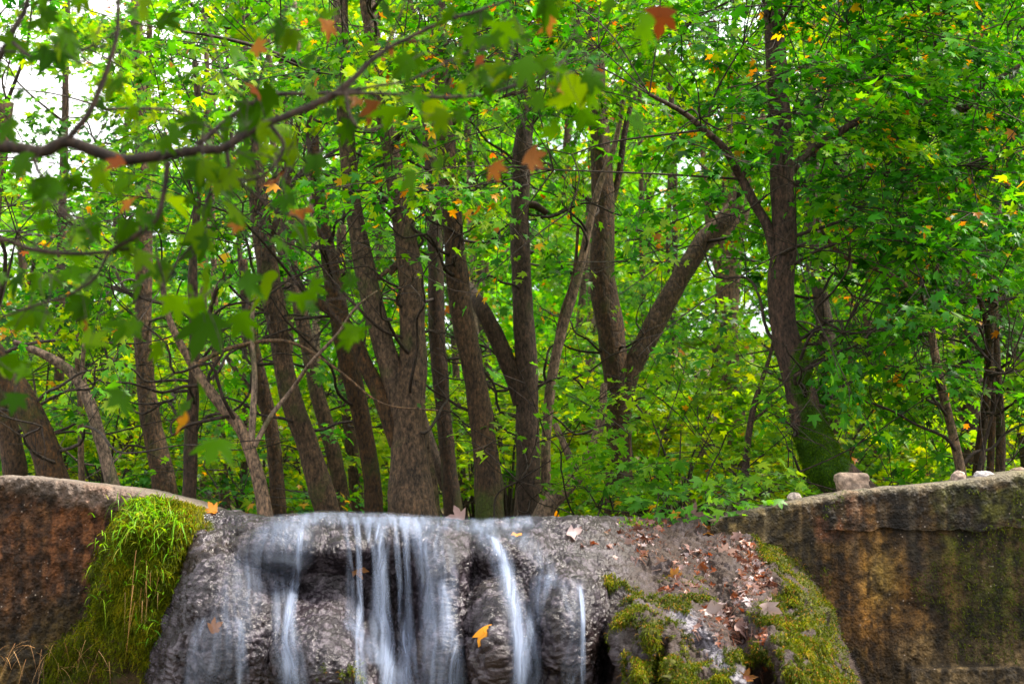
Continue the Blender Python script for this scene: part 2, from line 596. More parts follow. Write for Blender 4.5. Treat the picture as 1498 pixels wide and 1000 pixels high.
def water_mat():
    """Silky long-running water: a pale sheet whose thickness is streaked along the flow."""
    m, n, l = new_mat('silky_water')
    fl = node(n, 'ShaderNodeAttribute', attribute_name='flow')     # (across, along, density)
    sp = n.new('ShaderNodeSeparateColor')
    l.new(fl.outputs['Color'], sp.inputs[0])
    cb = n.new('ShaderNodeCombineXYZ')
    mx = node(n, 'ShaderNodeMath', operation='MULTIPLY')
    mx.inputs[1].default_value = 3.2
    my = node(n, 'ShaderNodeMath', operation='MULTIPLY')
    my.inputs[1].default_value = .55
    l.new(sp.outputs[0], mx.inputs[0])
    l.new(sp.outputs[1], my.inputs[0])
    l.new(mx.outputs[0], cb.inputs[0])
    l.new(my.outputs[0], cb.inputs[1])
    no = node(n, 'ShaderNodeTexNoise', Scale=1.0, Detail=4, Roughness=.55)
    l.new(cb.outputs[0], no.inputs['Vector'])
    rp = ramp(n, [(.34, (.10, .10, .10)), (.70, (1, 1, 1))])
    l.new(no.outputs[0], rp.inputs[0])
    mu = node(n, 'ShaderNodeMath', operation='MULTIPLY')
    l.new(rp.outputs[0], mu.inputs[0])
    l.new(sp.outputs[2], mu.inputs[1])
    bs = node(n, 'ShaderNodeBsdfPrincipled', Roughness=.6)
    bs.inputs['Base Color'].default_value = (.36, .44, .62, 1)
    bs.inputs['Specular IOR Level'].default_value = .5
    tl = node(n, 'ShaderNodeBsdfTranslucent')
    tl.inputs['Color'].default_value = (.42, .50, .66, 1)
    ms = node(n, 'ShaderNodeMixShader')
    ms.inputs[0].default_value = .35
    l.new(bs.outputs[0], ms.inputs[1])
    l.new(tl.outputs[0], ms.inputs[2])
    tp = n.new('ShaderNodeBsdfTransparent')
    mm = n.new('ShaderNodeMixShader')
    l.new(mu.outputs[0], mm.inputs[0])
    l.new(tp.outputs[0], mm.inputs[1])
    l.new(ms.outputs[0], mm.inputs[2])
    o = n.new('ShaderNodeOutputMaterial')
    l.new(mm.outputs[0], o.inputs[0])
    return m


M_WATER = water_mat()

# ================================================================== SETTING
# ------------------------------------------------------------------ ground
def ground_z(x, y):
    x, y = np.asarray(x, float), np.asarray(y, float)
    back = ZC - .10 + .012 * (y - 9) + .55 * sstep(-3.2, -6.5, x) * sstep(9, 12, y) + .25 * sstep(4.0, 7, x) * sstep(9, 13, y)
    back = back + 15 * sstep(32, 130, y) * (0.55 + .45 * sstep(-30, 10, x))
    back = back + (fbm(np.stack([x * .5, y * .5, 0 * x], -1), 3) - .5) * .25
    front = 0.0 + (fbm(np.stack([x * .9, y * .9, 0 * x + 4], -1), 3) - .5) * .2
    t = sstep(8.75, 9.3, y)
    return front * (1 - t) + back * t


xs = np.concatenate([np.linspace(-300, -32, 14), np.linspace(-30, 30, 161), np.linspace(32, 300, 14)])
ys = np.concatenate([np.linspace(-40, 3, 10), np.linspace(4, 34, 121), np.linspace(36, 400, 46)])
GX, GY = np.meshgrid(xs, ys)
GZ = ground_z(GX, GY)
gv = np.stack([GX, GY, GZ], -1).reshape(-1, 3)
nx_, ny_ = len(xs), len(ys)


def grid_faces(nr, nc, off=0):
    i = np.arange(nr - 1)[:, None] * nc
    j = np.arange(nc - 1)[None]
    return (np.stack([i + j, i + j + 1, i + nc + j + 1, i + nc + j], -1) + off).reshape(-1, 4)


mb = MB()
gn = fbm(gv * np.array([.6, .6, .1]), 4)[:, None]
gst = np.array([.10, .055, .03]) * (1 - gn) + np.array([.05, .065, .015]) * gn
mb.add(gv, grid_faces(ny_, nx_), stain=gst * 1.1, wet=np.zeros(len(gv)))
tag(mb.build('ground', M_GROUND), kind='structure')

# ------------------------------------------------------------------ travertine mound of the fall
CREST = np.array([(200, 746), (250, 742), (290, 744), (340, 748), (390, 758), (440, 754), (470, 751), (560, 753), (640, 758), (700, 762), (780, 757),
                  (880, 755), (1000, 755), (1090, 752), (1320, 752)], float)
EDGE_R = np.array([(700, 1085), (755, 1095), (800, 1142), (860, 1178), (920, 1200), (1000, 1228), (1100, 1262)], float)
EDGE_L = np.array([(700, 285), (750, 285), (820, 284), (900, 268), (1000, 245), (1100, 230)], float)
# lobes: px, py, half-width, half-height up, half-height down, metres towards the camera
LOBES = [(415, 790, 62, 40, 42, .46), (430, 868, 34, 30, 26, -.14), (345, 905, 62, 80, 120, .22), (500, 805, 40, 24, 26, .20),
         (470, 790, 18, 20, 30, -.10), (575, 900, 68, 62, 70, -.46), (480, 965, 70, 62, 110, .34), (560, 778, 66, 16, 42, .24), (648, 850, 40, 70, 160, .26),
         (684, 880, 26, 60, 120, -.15), (728, 925, 40, 60, 130, .30), (722, 800, 36, 26, 38, .26), (776, 900, 26, 60, 120, -.10),
         (826, 880, 42, 44, 130, .28), (886, 975, 15, 60, 120, -.34), (942, 915, 48, 34, 90, .26), (985, 900, 26, 26, 60, .12), (966, 960, 12, 40, 70, -.25),
         (1020, 1005, 66, 38, 60, .30), (1115, 905, 42, 26, 40, .14), (1165, 945, 36, 40, 60, .26), (1195, 1005, 50, 30, 50, .2), (1030, 955, 22, 30, 40, -.10),
         (1105, 955, 46, 22, 40, .14), (660, 790, 26, 24, 60, .10), (770, 800, 26, 22, 40, .12), (300, 800, 34, 30, 60, .10), (330, 775, 40, 16, 20, -.08)]


def crest(px):
    return np.interp(px, CREST[:, 0], CREST[:, 1])


def mound_base(px, py):
    px, py = np.broadcast_arrays(np.asarray(px, float), np.asarray(py, float))
    w = sstep(820, 960, px)
    t = np.clip((py - crest(px)) / 245., 0, 1.6)
    left = 8.25 - .95 * (1 - (1 - np.clip(t, 0, 1)) ** 2.2) - .1 * np.clip(t - 1, 0, 1)
    right = 8.75 - 2.0 * (1 - (1 - np.clip(t, 0, 1)) ** 1.55) - .3 * np.clip(t - 1, 0, 1)
    d = left * (1 - w) + right * w
    for lx, ly, rx, ru, rd, a in LOBES:
        dy = py - ly
        ry = np.where(dy < 0, ru, rd)
        q = ((px - lx) / rx) ** 2 + (dy / ry) ** 2
        d = d - a * (1.25 if a > 0 else 1.1) * np.exp(-q ** (1.35 if a > 0 else 1.1))
    # furrows that run down the right-hand slope, and one deep crevice
    fur = np.sin((px - .55 * (py - 755)) * .085 + 3 * (vnoise(np.stack([px * .01, py * .01, 0 * px], -1)) - .5))
    d = d + w * .085 * fur * sstep(775, 860, py)
    cx = np.interp(py, [860, 1000, 1080], [1040, 1118, 1150])
    d = d + .20 * np.exp(-((px - cx) / 12) ** 2) * sstep(860, 920, py)
    er = np.interp(py, EDGE_R[:, 0], EDGE_R[:, 1])
    el = np.interp(py, EDGE_L[:, 0], EDGE_L[:, 1])
    d = d + 1.9 * sstep(-45, 60, px - er) ** 2 + .8 * sstep(-10, 50, el - px)
    return d


NXM, NYM = 880, 420
mpx = np.linspace(205, 1290, NXM)
mv = np.linspace(0, 1, NYM)
PX, V = np.meshgrid(mpx, mv)
PY = crest(PX) + V * (1085 - crest(PX))
DM = mound_base(PX, PY)
m0 = P(PX, PY, DM)
rough_zone = .55 + .45 * sstep(800, 940, PX)
def knobs(p):
    """Rounded nodules: 1 at each nodule's middle, falling to 0 in the joints."""
    i0 = np.floor(p).astype(np.int64)
    best = np.full(p.shape[:-1], 9.0)
    for dx in (-1, 0, 1):
        for dy in (-1, 0, 1):
            for dz in (-1, 0, 1):
                c = i0 + np.array([dx, dy, dz])
                h = (c[..., 0] * 73856093) ^ (c[..., 1] * 19349663) ^ (c[..., 2] * 83492791)
                h = (h ^ (h >> 13)) * 1274126177
                q = np.stack([_tab[(h ^ (h >> a)) & 65535] for a in (9, 5, 15)], -1)
                best = np.minimum(best, ((c + q - p) ** 2).sum(-1))
    return np.sqrt(np.clip(1 - best / .75, 0, 1))


def grid_normals(v):
    a = np.gradient(v, axis=1)
    b = np.gradient(v, axis=0)
    return norm(np.cross(b, a))


nrm0 = grid_normals(m0)
nrm0 = nrm0 * np.where(nrm0[..., 1:2] > 0, -1, 1)
warp = (np.stack([vnoise(m0 * 12 + k) for k in (0, 31, 62)], -1) - .5) * .06
nz1 = fbm(m0 * 6, 5, .5) - .5
nz3 = fbm(m0 * np.array([70, 70, 60]) + 3, 3, .6) - .5
k1 = knobs((m0 + warp) * np.array([13, 13, 11]))
k2 = knobs((m0 + warp) * np.array([30, 30, 26]) + 7)
k3 = knobs(m0 * np.array([58, 58, 50]) + 19)
fold = np.abs(fbm(m0 * np.array([9, 9, 3.2]) + 40, 3) - .5)
rt = sstep(830, 960, PX)
patch = sstep(.38, .6, fbm(m0 * 3.3 + 15, 3))
disp = nz1 * .065 + k1 * .020 * (.3 + patch) + k2 * .020 * (.4 + patch) + k3 * .008 + nz3 * .022 - (.5 - fold) * .10 * rt
topf = (.25 + .75 * sstep(0, .05, V))[..., None]
m1 = m0 + nrm0 * disp[..., None] * topf
m1[..., 2] += nz3 * .012
def blob(px, py, x, y, rx, ry):
    return np.exp(-((px - x) / rx) ** 2 - ((py - y) / ry) ** 2)


MOSSY = [(940, 890, 44, 26, 1.0), (945, 955, 46, 50, .95), (985, 905, 34, 32, 1.0), (1010, 990, 74, 26, 1.25), (1115, 900, 40, 20, .8), (1168, 935, 32, 62, 1.3), (1192, 1000, 44, 22, 1.2),
         (1106, 955, 46, 16, 1.0), (905, 850, 40, 20, .55), (1045, 870, 40, 18, .7), (1010, 840, 40, 14, .5), (480, 985, 46, 20, .5), (300, 770, 18, 26, .6), (520, 985, 34, 30, .3)]


def moss_mask(px, py):
    m = 0
    for x, y, rx, ry, a in MOSSY:
        m = m + a * blob(px, py, x, y, rx, ry)
    er = np.interp(py, EDGE_R[:, 0], EDGE_R[:, 1])
    band = 1.3 * np.exp(-((px - er + 4) / 30) ** 2) * sstep(755, 790, py) * (1 - .5 * sstep(940, 990, py))
    return m + 1.05 * band


er_ = np.interp(PY, EDGE_R[:, 0], EDGE_R[:, 1])
def mixc_(a, b, t):
    return a * (1 - t[..., None]) + np.asarray(b) * t[..., None]


mm = moss_mask(PX, PY) * (4.2 * fbm(m0 * 9 + 2, 4, .65) - 1.45)
mossf = np.clip((mm - .38) / .35, 0, 1)
m1[..., 1] -= mossf * .03
org = sstep(840, 980, PX + 40 * (fbm(m0 * 5, 3) - .5))           # leafy, drier right-hand side
c_rock = np.array([.028, .0215, .029])
c_dark = np.array([.007, .0055, .005])
c_org = np.array([.022, .013, .006])
c_pink = np.array([.044, .026, .021])
h = fbm(m0 * 10 + 31, 5, .6)[..., None]
h2 = fbm(m0 * 3 + 77, 3)[..., None]
stain = c_rock * (1 - h) + c_dark * h
stain = np.where(h2 > .55, stain * (1 - (h2 - .55) * 1.5) + np.array([.035, .019, .009]) * (h2 - .55) * 1.5, stain)
s2 = c_org * h + c_pink * (1 - h)
stain = stain * (1 - org[..., None] * .92) + s2 * org[..., None] * .92
stain = stain * (1 - mossf[..., None]) + np.array([.06, .062, .006]) * mossf[..., None]
seep = np.exp(-((PX - np.interp(PY, [880, 1000], [985, 1085])) / 16) ** 2) * sstep(865, 900, PY) * (1 - mossf)
pale_patch = sstep(.50, .64, fbm(m0 * np.array([22, 22, 16]) + 90, 4, .65)) * (.35 + .65 * k2)  # paler patches, strongest on the nodule tops, weaker in the joints
stain = mixc_(stain, (.115, .098, .118), pale_patch * (.55 - .32 * org) * (1 - mossf))
stain = mixc_(stain, (.19, .18, .22), seep * .7)
wet = np.clip(1.0 - .85 * org - .6 * mossf + .6 * seep, 0, 1)
DMF = m1[..., 1]
# rows that carry the top of the mound back, behind the crest
backs = []
for yb, dz in ((10.8, -.30), (10.0, -.16), (9.4, -.07)):
    row = P(mpx, crest(mpx), np.maximum(yb, DMF[0] + .02))
    row[:, 2] = m1[0, :, 2] + dz + (fbm(row * 6, 3) - .5) * .04
    row[:, 0] = m1[0, :, 0]
    row[:, 1] = np.maximum(yb, DMF[0] + .02 + (yb - 9.3) * .1)
    backs.append(row)
for q in np.linspace(.75, .15, 4):
    row = m1[0] * (1 - q) + backs[2] * q
    row[:, 2] = m1[0, :, 2] - .07 * q ** 1.5 + (fbm(row * 14, 4) - .5) * .045
    backs.append(row)
MV = np.concatenate([np.stack(backs), m1]).reshape(-1, 3)
NB = len(backs)


stain_b = np.repeat(stain[:1], NB, 0)
wet_b = np.repeat(wet[:1], NB, 0)
mb = MB()
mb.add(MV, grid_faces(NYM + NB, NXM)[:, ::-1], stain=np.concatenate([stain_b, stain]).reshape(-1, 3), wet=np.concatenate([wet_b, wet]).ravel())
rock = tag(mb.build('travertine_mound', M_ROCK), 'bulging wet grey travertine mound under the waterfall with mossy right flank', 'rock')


from mathutils.bvhtree import BVHTree
BVH = BVHTree.FromPolygons([Vector(v) for v in MV.tolist()], grid_faces(NYM + NB, NXM).tolist())
EYE = Vector((0, 0, ZC))


def mound_y(px, py):
    """Distance of the finished mound along the sight line of a photo pixel."""
    px, py = np.broadcast_arrays(np.asarray(px, float), np.asarray(py, float))
    out = np.empty(px.shape)
    for k in np.ndindex(px.shape):
        d = Vector(P(px[k], py[k], 8.0)) - EYE
        hit = BVH.ray_cast(EYE, d.normalized())[0]
        out[k] = hit.y if hit is not None else 8.9
    return out


def env_y(px, py):
    D = mound_y(px, py)
    if D.ndim == 2:
        for _ in range(2):
            D[1:-1] = np.minimum(D[1:-1], np.minimum(D[:-2], D[2:]))
            D[:, 1:-1] = np.minimum(D[:, 1:-1], np.minimum(D[:, :-2], D[:, 2:]))
    return D


def shoots(mb, pos, out, n_out, length, width, rnd, droop=.5):
    """Tiny two-segment blades."""
    n = len(pos)
    if n == 0:
        return
    d = norm(out + rng.normal(0, .55, (n, 3)))
    s = norm(np.cross(d, rng.normal(0, 1, (n, 3))))
    L = length[:, None]
    w = width[:, None]
    a = pos - s * w
    b = pos + s * w
    mid = pos + d * L * .55
    tip = pos + d * L - np.array([0, 0, 1.0]) * L * droop
    v = np.stack([a, b, mid + s * w * .8, mid - s * w * .8, tip], 1).reshape(-1, 3)
    base = np.arange(n)[:, None] * 5
    mb.add(v, np.zeros((0, 3), int), 0)
    o = mb.n - len(v)
    mb.f4.append(((base + np.array([0, 1, 2, 3])) + o, 0, rnd))
    mb.f3.append(((base + np.array([3, 2, 4])) + o, 0, rnd))


# moss growing on the mound
w = (np.clip(mossf, 0, 1) * (PY < 1040)).ravel()
idx = rng.choice(len(w), 52000, p=w / w.sum())
mp_ = m1.reshape(-1, 3)[idx] + rng.normal(0, .006, (len(idx), 3))
mb = MB()
clump = fbm(mp_ * 14, 3)
shoots(mb, mp_, np.array([0, -.8, .45]) + np.zeros((len(idx), 3)), None, rng.uniform(.010, .036, len(idx)) * (.3 + 1.3 * clump), rng.uniform(.0015, .0034, len(idx)),
       np.clip(.02 + .9 * rng.beta(2, 2.2, len(idx)) * np.clip(2.6 * clump - .55, .1, 1.6), .01, .97) + np.where(rng.random(len(idx)) < .10, 1.0, 0.0), .55)
tag(mb.build('moss', M_MOSS), kind='stuff')

# rotting needles and twigs on the right-hand slope
n = 9000
qx, qy = rng.uniform(850, 1210, n), 760 + rng.beta(1.2, 1.6, n) * 260
er1 = np.interp(qy, EDGE_R[:, 0], EDGE_R[:, 1])
dens = (fbm(np.stack([qx * .018, qy * .018, 0 * qx], -1), 3) + .35 * (rng.random(n) - .5) > .50) & (qx < er1 - 20) & ((qx > 925) | (qy < 800))
dens &= moss_mask(qx, qy) < .45
qx, qy = qx[dens], qy[dens]
p = P(qx, qy, mound_y(qx, qy) - .010)
mb = MB()
k = rng.random(len(p)) < .5                        # crumbled scraps of old leaves
add_leaves(mb, p[k], norm(np.array([.2, -.4, -.5]) + rng.normal(0, .7, (k.sum(), 3))), np.array([0, -.6, .8]) + rng.normal(0, .45, (k.sum(), 3)), rng.uniform(.014, .042, k.sum()), 'far', 1,
           rng.choice([.02, .06, .12, .25, .78, .82, .9, .97, 1.0], k.sum()), 2.4)
dirn = norm(np.array([.25, -.5, -.7]) + rng.normal(0, .45, (len(p), 3)))
sd_ = norm(np.cross(dirn, np.array([0, -1, .5])))
L = rng.uniform(.02, .075, len(p))[:, None]
wv = rng.uniform(.0012, .0026, len(p))[:, None]
v = np.stack([p - sd_ * wv, p + sd_ * wv, p + dirn * L + sd_ * wv * .5, p + dirn * L - sd_ * wv * .5], 1).reshape(-1, 3)
mb.add(v, np.arange(len(p) * 4).reshape(-1, 4), 0, rng.random(len(p)) * .98 + .01)
tag(mb.build('rotting_litter', [M_NEEDLE, M_DRYLEAF]), kind='stuff')

# ------------------------------------------------------------------ walls either side
def relief(mb, px0, px1, nx, top, bot, ny, depth, thick, stainf, wetf=None, amp=.03, ragged=3.0):
    """A solid wall: rough front face under an uneven top edge, a top face and a back."""
    pxs = np.linspace(px0, px1, nx)
    tp = np.interp(pxs, [t[0] for t in top], [t[1] for t in top])
    tp = tp + (fbm(np.stack([pxs * .02, 0 * pxs, 0 * pxs + px0], -1), 4) - .5) * 2 * ragged + (fbm(np.stack([pxs * .11, 0 * pxs, 0 * pxs + 9], -1), 3) - .5) * 1.6 * ragged
    v = np.linspace(0, 1, ny) ** 1.0
    X, Vv = np.meshgrid(pxs, v)
    Yp = tp[None] * (1 - Vv) + (bot if np.isscalar(bot) else bot(pxs)[None]) * Vv
    D = depth(X, Yp)
    w0 = P(X, Yp, D)
    nn = fbm(w0 * np.array([5, 5, 5]), 5, .6) - .5
    n2 = fbm(w0 * np.array([30, 30, 22]), 3, .6) - .5
    w1 = w0.copy()
    pt = knobs(w0 * np.array([21, 21, 24]) + 5) * sstep(.5, .62, fbm(w0 * 5 + 31, 3))
    w1[..., 1] -= (nn * 2 * amp + n2 * amp * 1.5 - pt * .012)
    rnd_edge = np.exp(-Vv * (w0[0, :, 2] - w0[-1, :, 2])[None] / .03)
    w1[..., 1] += rnd_edge * .012
    st = stainf(X, Yp, w0)
    rows, srows = [], []
    for q in (1.0, .7, .4, .15):
        r = w1[0].copy()
        r[:, 1] += thick * q
        r[:, 2] += .012 + (fbm(r * 9, 4) - .5) * .03
        rows.append(r)
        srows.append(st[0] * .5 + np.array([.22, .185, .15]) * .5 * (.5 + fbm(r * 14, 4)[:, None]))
    bk = rows[0].copy()
    bk[:, 1] += .02
    bk[:, 2] = w1[-1, :, 2]
    vv = np.concatenate([bk[None], np.stack(rows), w1])
    ss = np.concatenate([srows[0][None], np.stack(srows), st])
    o = mb.n
    wv_ = np.full(vv.shape[0] * nx, .35) if wetf is None else np.concatenate([np.zeros((5, nx)), wetf(X, Yp, w0)]).ravel()
    mb.add(vv.reshape(-1, 3), grid_faces(ny + 5, nx)[:, ::-1], stain=ss.reshape(-1, 3), wet=wv_)
    return w1


def mixc(a, b, t):
    return a * (1 - t[..., None]) + np.asarray(b) * t[..., None]


TOPR = [(1040, 763), (1085, 753), (1140, 739), (1185, 731), (1250, 719), (1330, 713), (1400, 706), (1450, 702), (1498, 692), (1560, 688), (1850, 676)]


def st_left(X, Y, w):
    a = fbm(w * 4 + 3, 4)
    b = fbm(w * np.array([9, 9, 2.5]) + 8, 4)
    c = mixc(np.zeros(X.shape + (3,)) + np.array([.075, .040, .020]), (.035, .022, .012), sstep(.4, .62, a))
    c = mixc(c, (.13, .058, .026), sstep(.52, .68, b) * .7 * (1 - sstep(800, 930, Y)))
    c = mixc(c, (.05, .045, .010), sstep(860, 960, Y + 80 * (a - .5)) * .7)
    c = c * drips(w)[..., None] * (.26 + .95 * sstep(.3, .7, fbm(w * np.array([24, 24, 18]) + 3, 4, .65)))[..., None] * np.array([1.1, .88, .62])
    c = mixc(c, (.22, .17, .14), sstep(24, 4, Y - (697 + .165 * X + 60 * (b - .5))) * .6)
    return c


def drips(w):
    a = fbm(w * np.array([42, 42, 1.6]) + 21, 4, .6)
    b = fbm(w * np.array([15, 15, .8]) + 55, 3, .6)
    pit = knobs(w * np.array([21, 21, 24]) + 5) * sstep(.5, .62, fbm(w * 5 + 31, 3))
    return (.72 + .75 * sstep(.36, .66, a)) * (.75 + .55 * sstep(.35, .65, b)) * (1 - .45 * pit)


def st_right(X, Y, w):
    a = fbm(w * 3 + 13, 4)
    b = fbm(w * np.array([12, 12, 2.0]) + 8, 4)
    e = fbm(w * 11 + 50, 4)
    c = mixc(np.zeros(X.shape + (3,)) + np.array([.070, .046, .018]), (.032, .022, .010), sstep(.38, .66, a))
    og = np.exp(-((X - 1290 + 25 * (a - .5)) / 75) ** 2 - ((Y - 860) / 95) ** 2)
    c = mixc(c, (.26, .115, .022), np.clip(og * (.35 + 1.5 * (e - .2)), 0, .9))
    yl = np.exp(-((X - 1292) / 26) ** 2 - ((Y - 845) / 45) ** 2)
    c = mixc(c, (.30, .21, .060), np.clip(yl * (.2 + 1.2 * e), 0, .8))
    pl = sstep(905, 950, Y + 50 * (a - .5)) * sstep(1270, 1330, X)
    c = mixc(c, (.20, .145, .085), np.clip(pl * (.2 + 1.4 * (e - .25)), 0, .85))
    gr = np.clip(sstep(1290, 1420, X + 160 * (a - .5)) * (1 - pl) + .5 * sstep(880, 980, Y) * (1 - sstep(1230, 1300, X)), 0, 1)
    c = mixc(c, (.060, .064, .010), gr * sstep(.38, .60, e) * .9)
    dk = np.exp(-((X - (1330 + .35 * (Y - 780))) / 20) ** 2) * (1 - sstep(860, 960, Y))
    c = mixc(c, (.022, .020, .020), dk * .75)
    rd = np.exp(-((X - 1215) / 45) ** 2) * (1 - sstep(775, 800, Y))
    c = mixc(c, (.24, .095, .055), np.clip(rd * sstep(.46, .66, b + .5 * (e - .5)), 0, .6))
    ol = 1 - sstep(1185, 1200, X + .0 * Y)
    c = mixc(c, (.085, .062, .026), ol * .75)
    sk = sstep(.60, .72, b) * (1 - sstep(800, 900, Y))
    c = mixc(c, (.24, .20, .16), sk * .25)
    return c * drips(w)[..., None] * (.24 + .95 * sstep(.32, .68, fbm(w * np.array([24, 24, 18]) + 3, 4, .65)))[..., None] * np.array([.84, .80, .64]) + \
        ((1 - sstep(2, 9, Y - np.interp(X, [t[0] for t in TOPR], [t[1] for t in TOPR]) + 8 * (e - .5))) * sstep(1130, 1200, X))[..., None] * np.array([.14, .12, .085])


lw = empty('stone_wall', P(60, 900, 8.2) * np.array([1, 1, 0]))
tag(lw, 'low rust brown wall with pale worn top edge beside hanging grass', 'wall')
mb = MB()
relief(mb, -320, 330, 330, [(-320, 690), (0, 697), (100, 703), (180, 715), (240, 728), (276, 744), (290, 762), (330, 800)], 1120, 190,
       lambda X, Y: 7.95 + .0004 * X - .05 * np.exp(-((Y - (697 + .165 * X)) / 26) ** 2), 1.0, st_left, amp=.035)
lo = mb.build('wall_face', M_WALL, lw, lw.location)
rw = empty('concrete_wall', P(1350, 900, 8.4) * np.array([1, 1, 0]))
tag(rw, 'stained mossy concrete weir wall with orange patch and small stones on top', 'wall')
mb = MB()
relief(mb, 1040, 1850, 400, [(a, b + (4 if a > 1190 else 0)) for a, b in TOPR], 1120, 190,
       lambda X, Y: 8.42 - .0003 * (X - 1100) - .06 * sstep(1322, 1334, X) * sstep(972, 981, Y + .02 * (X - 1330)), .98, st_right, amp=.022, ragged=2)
mb.build('wall_face', M_WALL, rw, rw.location)
mb = MB()
relief(mb, 1191, 1850, 330, TOPR, lambda x: 774 + 16 * (fbm(np.stack([x * .03, 0 * x, 0 * x], -1), 4) - .5), 44,
       lambda X, Y: 8.392 - .0003 * (X - 1100) + .05 * (1 - sstep(1191, 1215, X)), 1.02, st_right, amp=.022, ragged=3)
mb.build('coping', M_WALL, rw, rw.location)

# mossy skin on the right wall
nn_ = 9000
qx = rng.uniform(1200, 1520, nn_)
qy = rng.uniform(715, 1010, nn_)
keep = fbm(np.stack([qx * .02, qy * .02, 0 * qx], -1), 4) + .25 * sstep(1300, 1450, qx) - .15 * sstep(860, 960, qy) > .66
qx, qy = qx[keep], qy[keep]
mb = MB()
pp = P(qx, qy, np.where(qy < 774, 8.36, 8.40) - .0003 * (qx - 1100))
shoots(mb, pp, np.array([0, -.9, .1]) + np.zeros((len(pp), 3)), None, rng.uniform(.008, .022, len(pp)), rng.uniform(.0015, .003, len(pp)), np.clip(rng.beta(2, 3.5, len(pp)), .01, 1), .6)
tag(mb.build('moss', M_MOSS), kind='stuff')

# ------------------------------------------------------------------ mossy grass bank hanging over the left wall
def bank_y(px, py):
    d = 7.93 - .26 * np.exp(-((px - 222) / 85) ** 2) * sstep(728, 775, py) * (1 - .35 * sstep(900, 1040, py))
    return d


BPX, BPY = np.meshgrid(np.linspace(60, 312, 130), np.linspace(724, 1060, 170))
topb = np.interp(BPX, [60, 120, 170, 230, 290, 312], [800, 775, 738, 727, 744, 752])
BPY = np.maximum(BPY, topb)
bd = bank_y(BPX, BPY)
edge = sstep(-10, 40, BPX - np.interp(BPY, [720, 760, 830, 900, 960, 1060], [170, 150, 120, 115, 40, 20])) * sstep(0, 26, 306 - BPX - .05 * (BPY - 740))
bw = P(BPX, BPY, bd + .30 * (1 - edge))
bn = fbm(bw * 8, 4) - .5
bw[..., 1] -= bn * .14
mb = MB()
bc = mixc(np.zeros(BPX.shape + (3,)) + np.array([.045, .06, .006]), (.055, .035, .014), sstep(.45, .62, fbm(bw * 5 + 4, 3) + .25 * sstep(880, 960, BPY)))
mb.add(bw.reshape(-1, 3), grid_faces(*BPX.shape)[:, ::-1], stain=bc.reshape(-1, 3), wet=np.zeros(BPX.size))
tag(mb.build('mossy_bank', M_GROUND), kind='stuff')
wt = (edge * np.clip(.25 + fbm(bw * 6 + 9, 3) * 1.3 - .55 * sstep(880, 1000, BPY) * (BPX < 230), 0.02, 1)).ravel()
idx = rng.choice(len(wt), 42000, p=wt / wt.sum())
bp = bw.reshape(-1, 3)[idx] + rng.normal(0, .008, (len(idx), 3))
mb = MB()
yel = sstep(225, 300, BPX.ravel()[idx])
cl = fbm(bp * 13, 3)
shoots(mb, bp, np.array([0, -.8, .25]) + np.zeros((len(idx), 3)), None, rng.uniform(.014, .044, len(idx)), rng.uniform(.0016, .0032, len(idx)),
       np.clip((.26 + .8 * rng.beta(2, 2.2, len(idx))) * (.1 + 1.5 * cl + .4 * yel), .01, .96), .6)
tag(mb.build('moss', M_MOSS), kind='stuff')


def blades(mb, base, d, L, w, droop, rnd, seg=5):
    n = len(base)
    d = norm(d)
    s = norm(np.cross(d, np.array([0, 0, 1.0]) + rng.normal(0, .3, (n, 3))))
    t = np.linspace(0, 1, seg + 1)
    c = base[:, None] + d[:, None] * (L[:, None] * t)[..., None] - np.array([0, 0, 1.0]) * (L[:, None] * droop[:, None] * t ** 2.2)[..., None]
    ww = w[:, None] * (1 - .92 * t ** 1.5)
    v = np.stack([c - s[:, None] * ww[..., None], c + s[:, None] * ww[..., None]], 2).reshape(n, -1, 3)
    k = 2 * (seg + 1)
    q = np.arange(seg)[:, None] * 2 + np.array([0, 1, 3, 2])
    f = (np.arange(n)[:, None, None] * k + q[None]).reshape(-1, 4)
    mb.add(v.reshape(-1, 3), f, 0, np.repeat(rnd, seg))


mb = MB()
n = 560
cl_x = np.array([200, 225, 245, 190, 175, 215, 255, 160, 235, 150, 205, 230, 265, 150, 215, 235])
cl_y = np.array([748, 742, 750, 765, 790, 785, 770, 800, 800, 835, 840, 870, 850, 870, 910, 930])
cs = rng.integers(0, len(cl_x), n)
cs = np.where(rng.random(n) < .45, cs % 3, cs)
gx, gy = cl_x[cs] + rng.normal(0, 15, n), np.maximum(cl_y[cs] + rng.normal(0, 12, n), 730)
gb = P(gx, gy, bank_y(gx, gy) - .02 - .06 * fbm(np.stack([gx * .05, gy * .05, 0 * gx], -1), 2))
gd = np.array([-.1, -.6, .45]) + rng.normal(0, .75, (n, 3))
blades(mb, gb, gd, rng.uniform(.03, .11, n) * np.where(cs < 3, 1.25, .9), rng.uniform(.0018, .0045, n), rng.uniform(.1, 1.1, n), np.clip(rng.beta(2.4, 1.8, n), .01, .88))
tag(mb.build('grass', M_GRASS), kind='stuff')
mb = MB()
n = 60
gx = np.concatenate([rng.normal(208, 12, 15), rng.uniform(5, 160, 45)])
gy = np.concatenate([rng.uniform(800, 880, 15), rng.uniform(930, 985, 45)])
gb = P(gx, gy, bank_y(gx, gy) - .10)
gd = np.array([0, -.35, -.3]) + rng.normal(0, .4, (n, 3)) + np.concatenate([np.tile([0, 0, -.8], (15, 1)), np.zeros((45, 3))])
blades(mb, gb, gd, np.concatenate([rng.uniform(.06, .22, 15), rng.uniform(.08, .22, 45)]), rng.uniform(.0008, .0018, n), rng.uniform(.2, 1.0, n), rng.uniform(.05, 1, n))
tag(mb.build('dry_stalks', M_STRAW), kind='stuff')

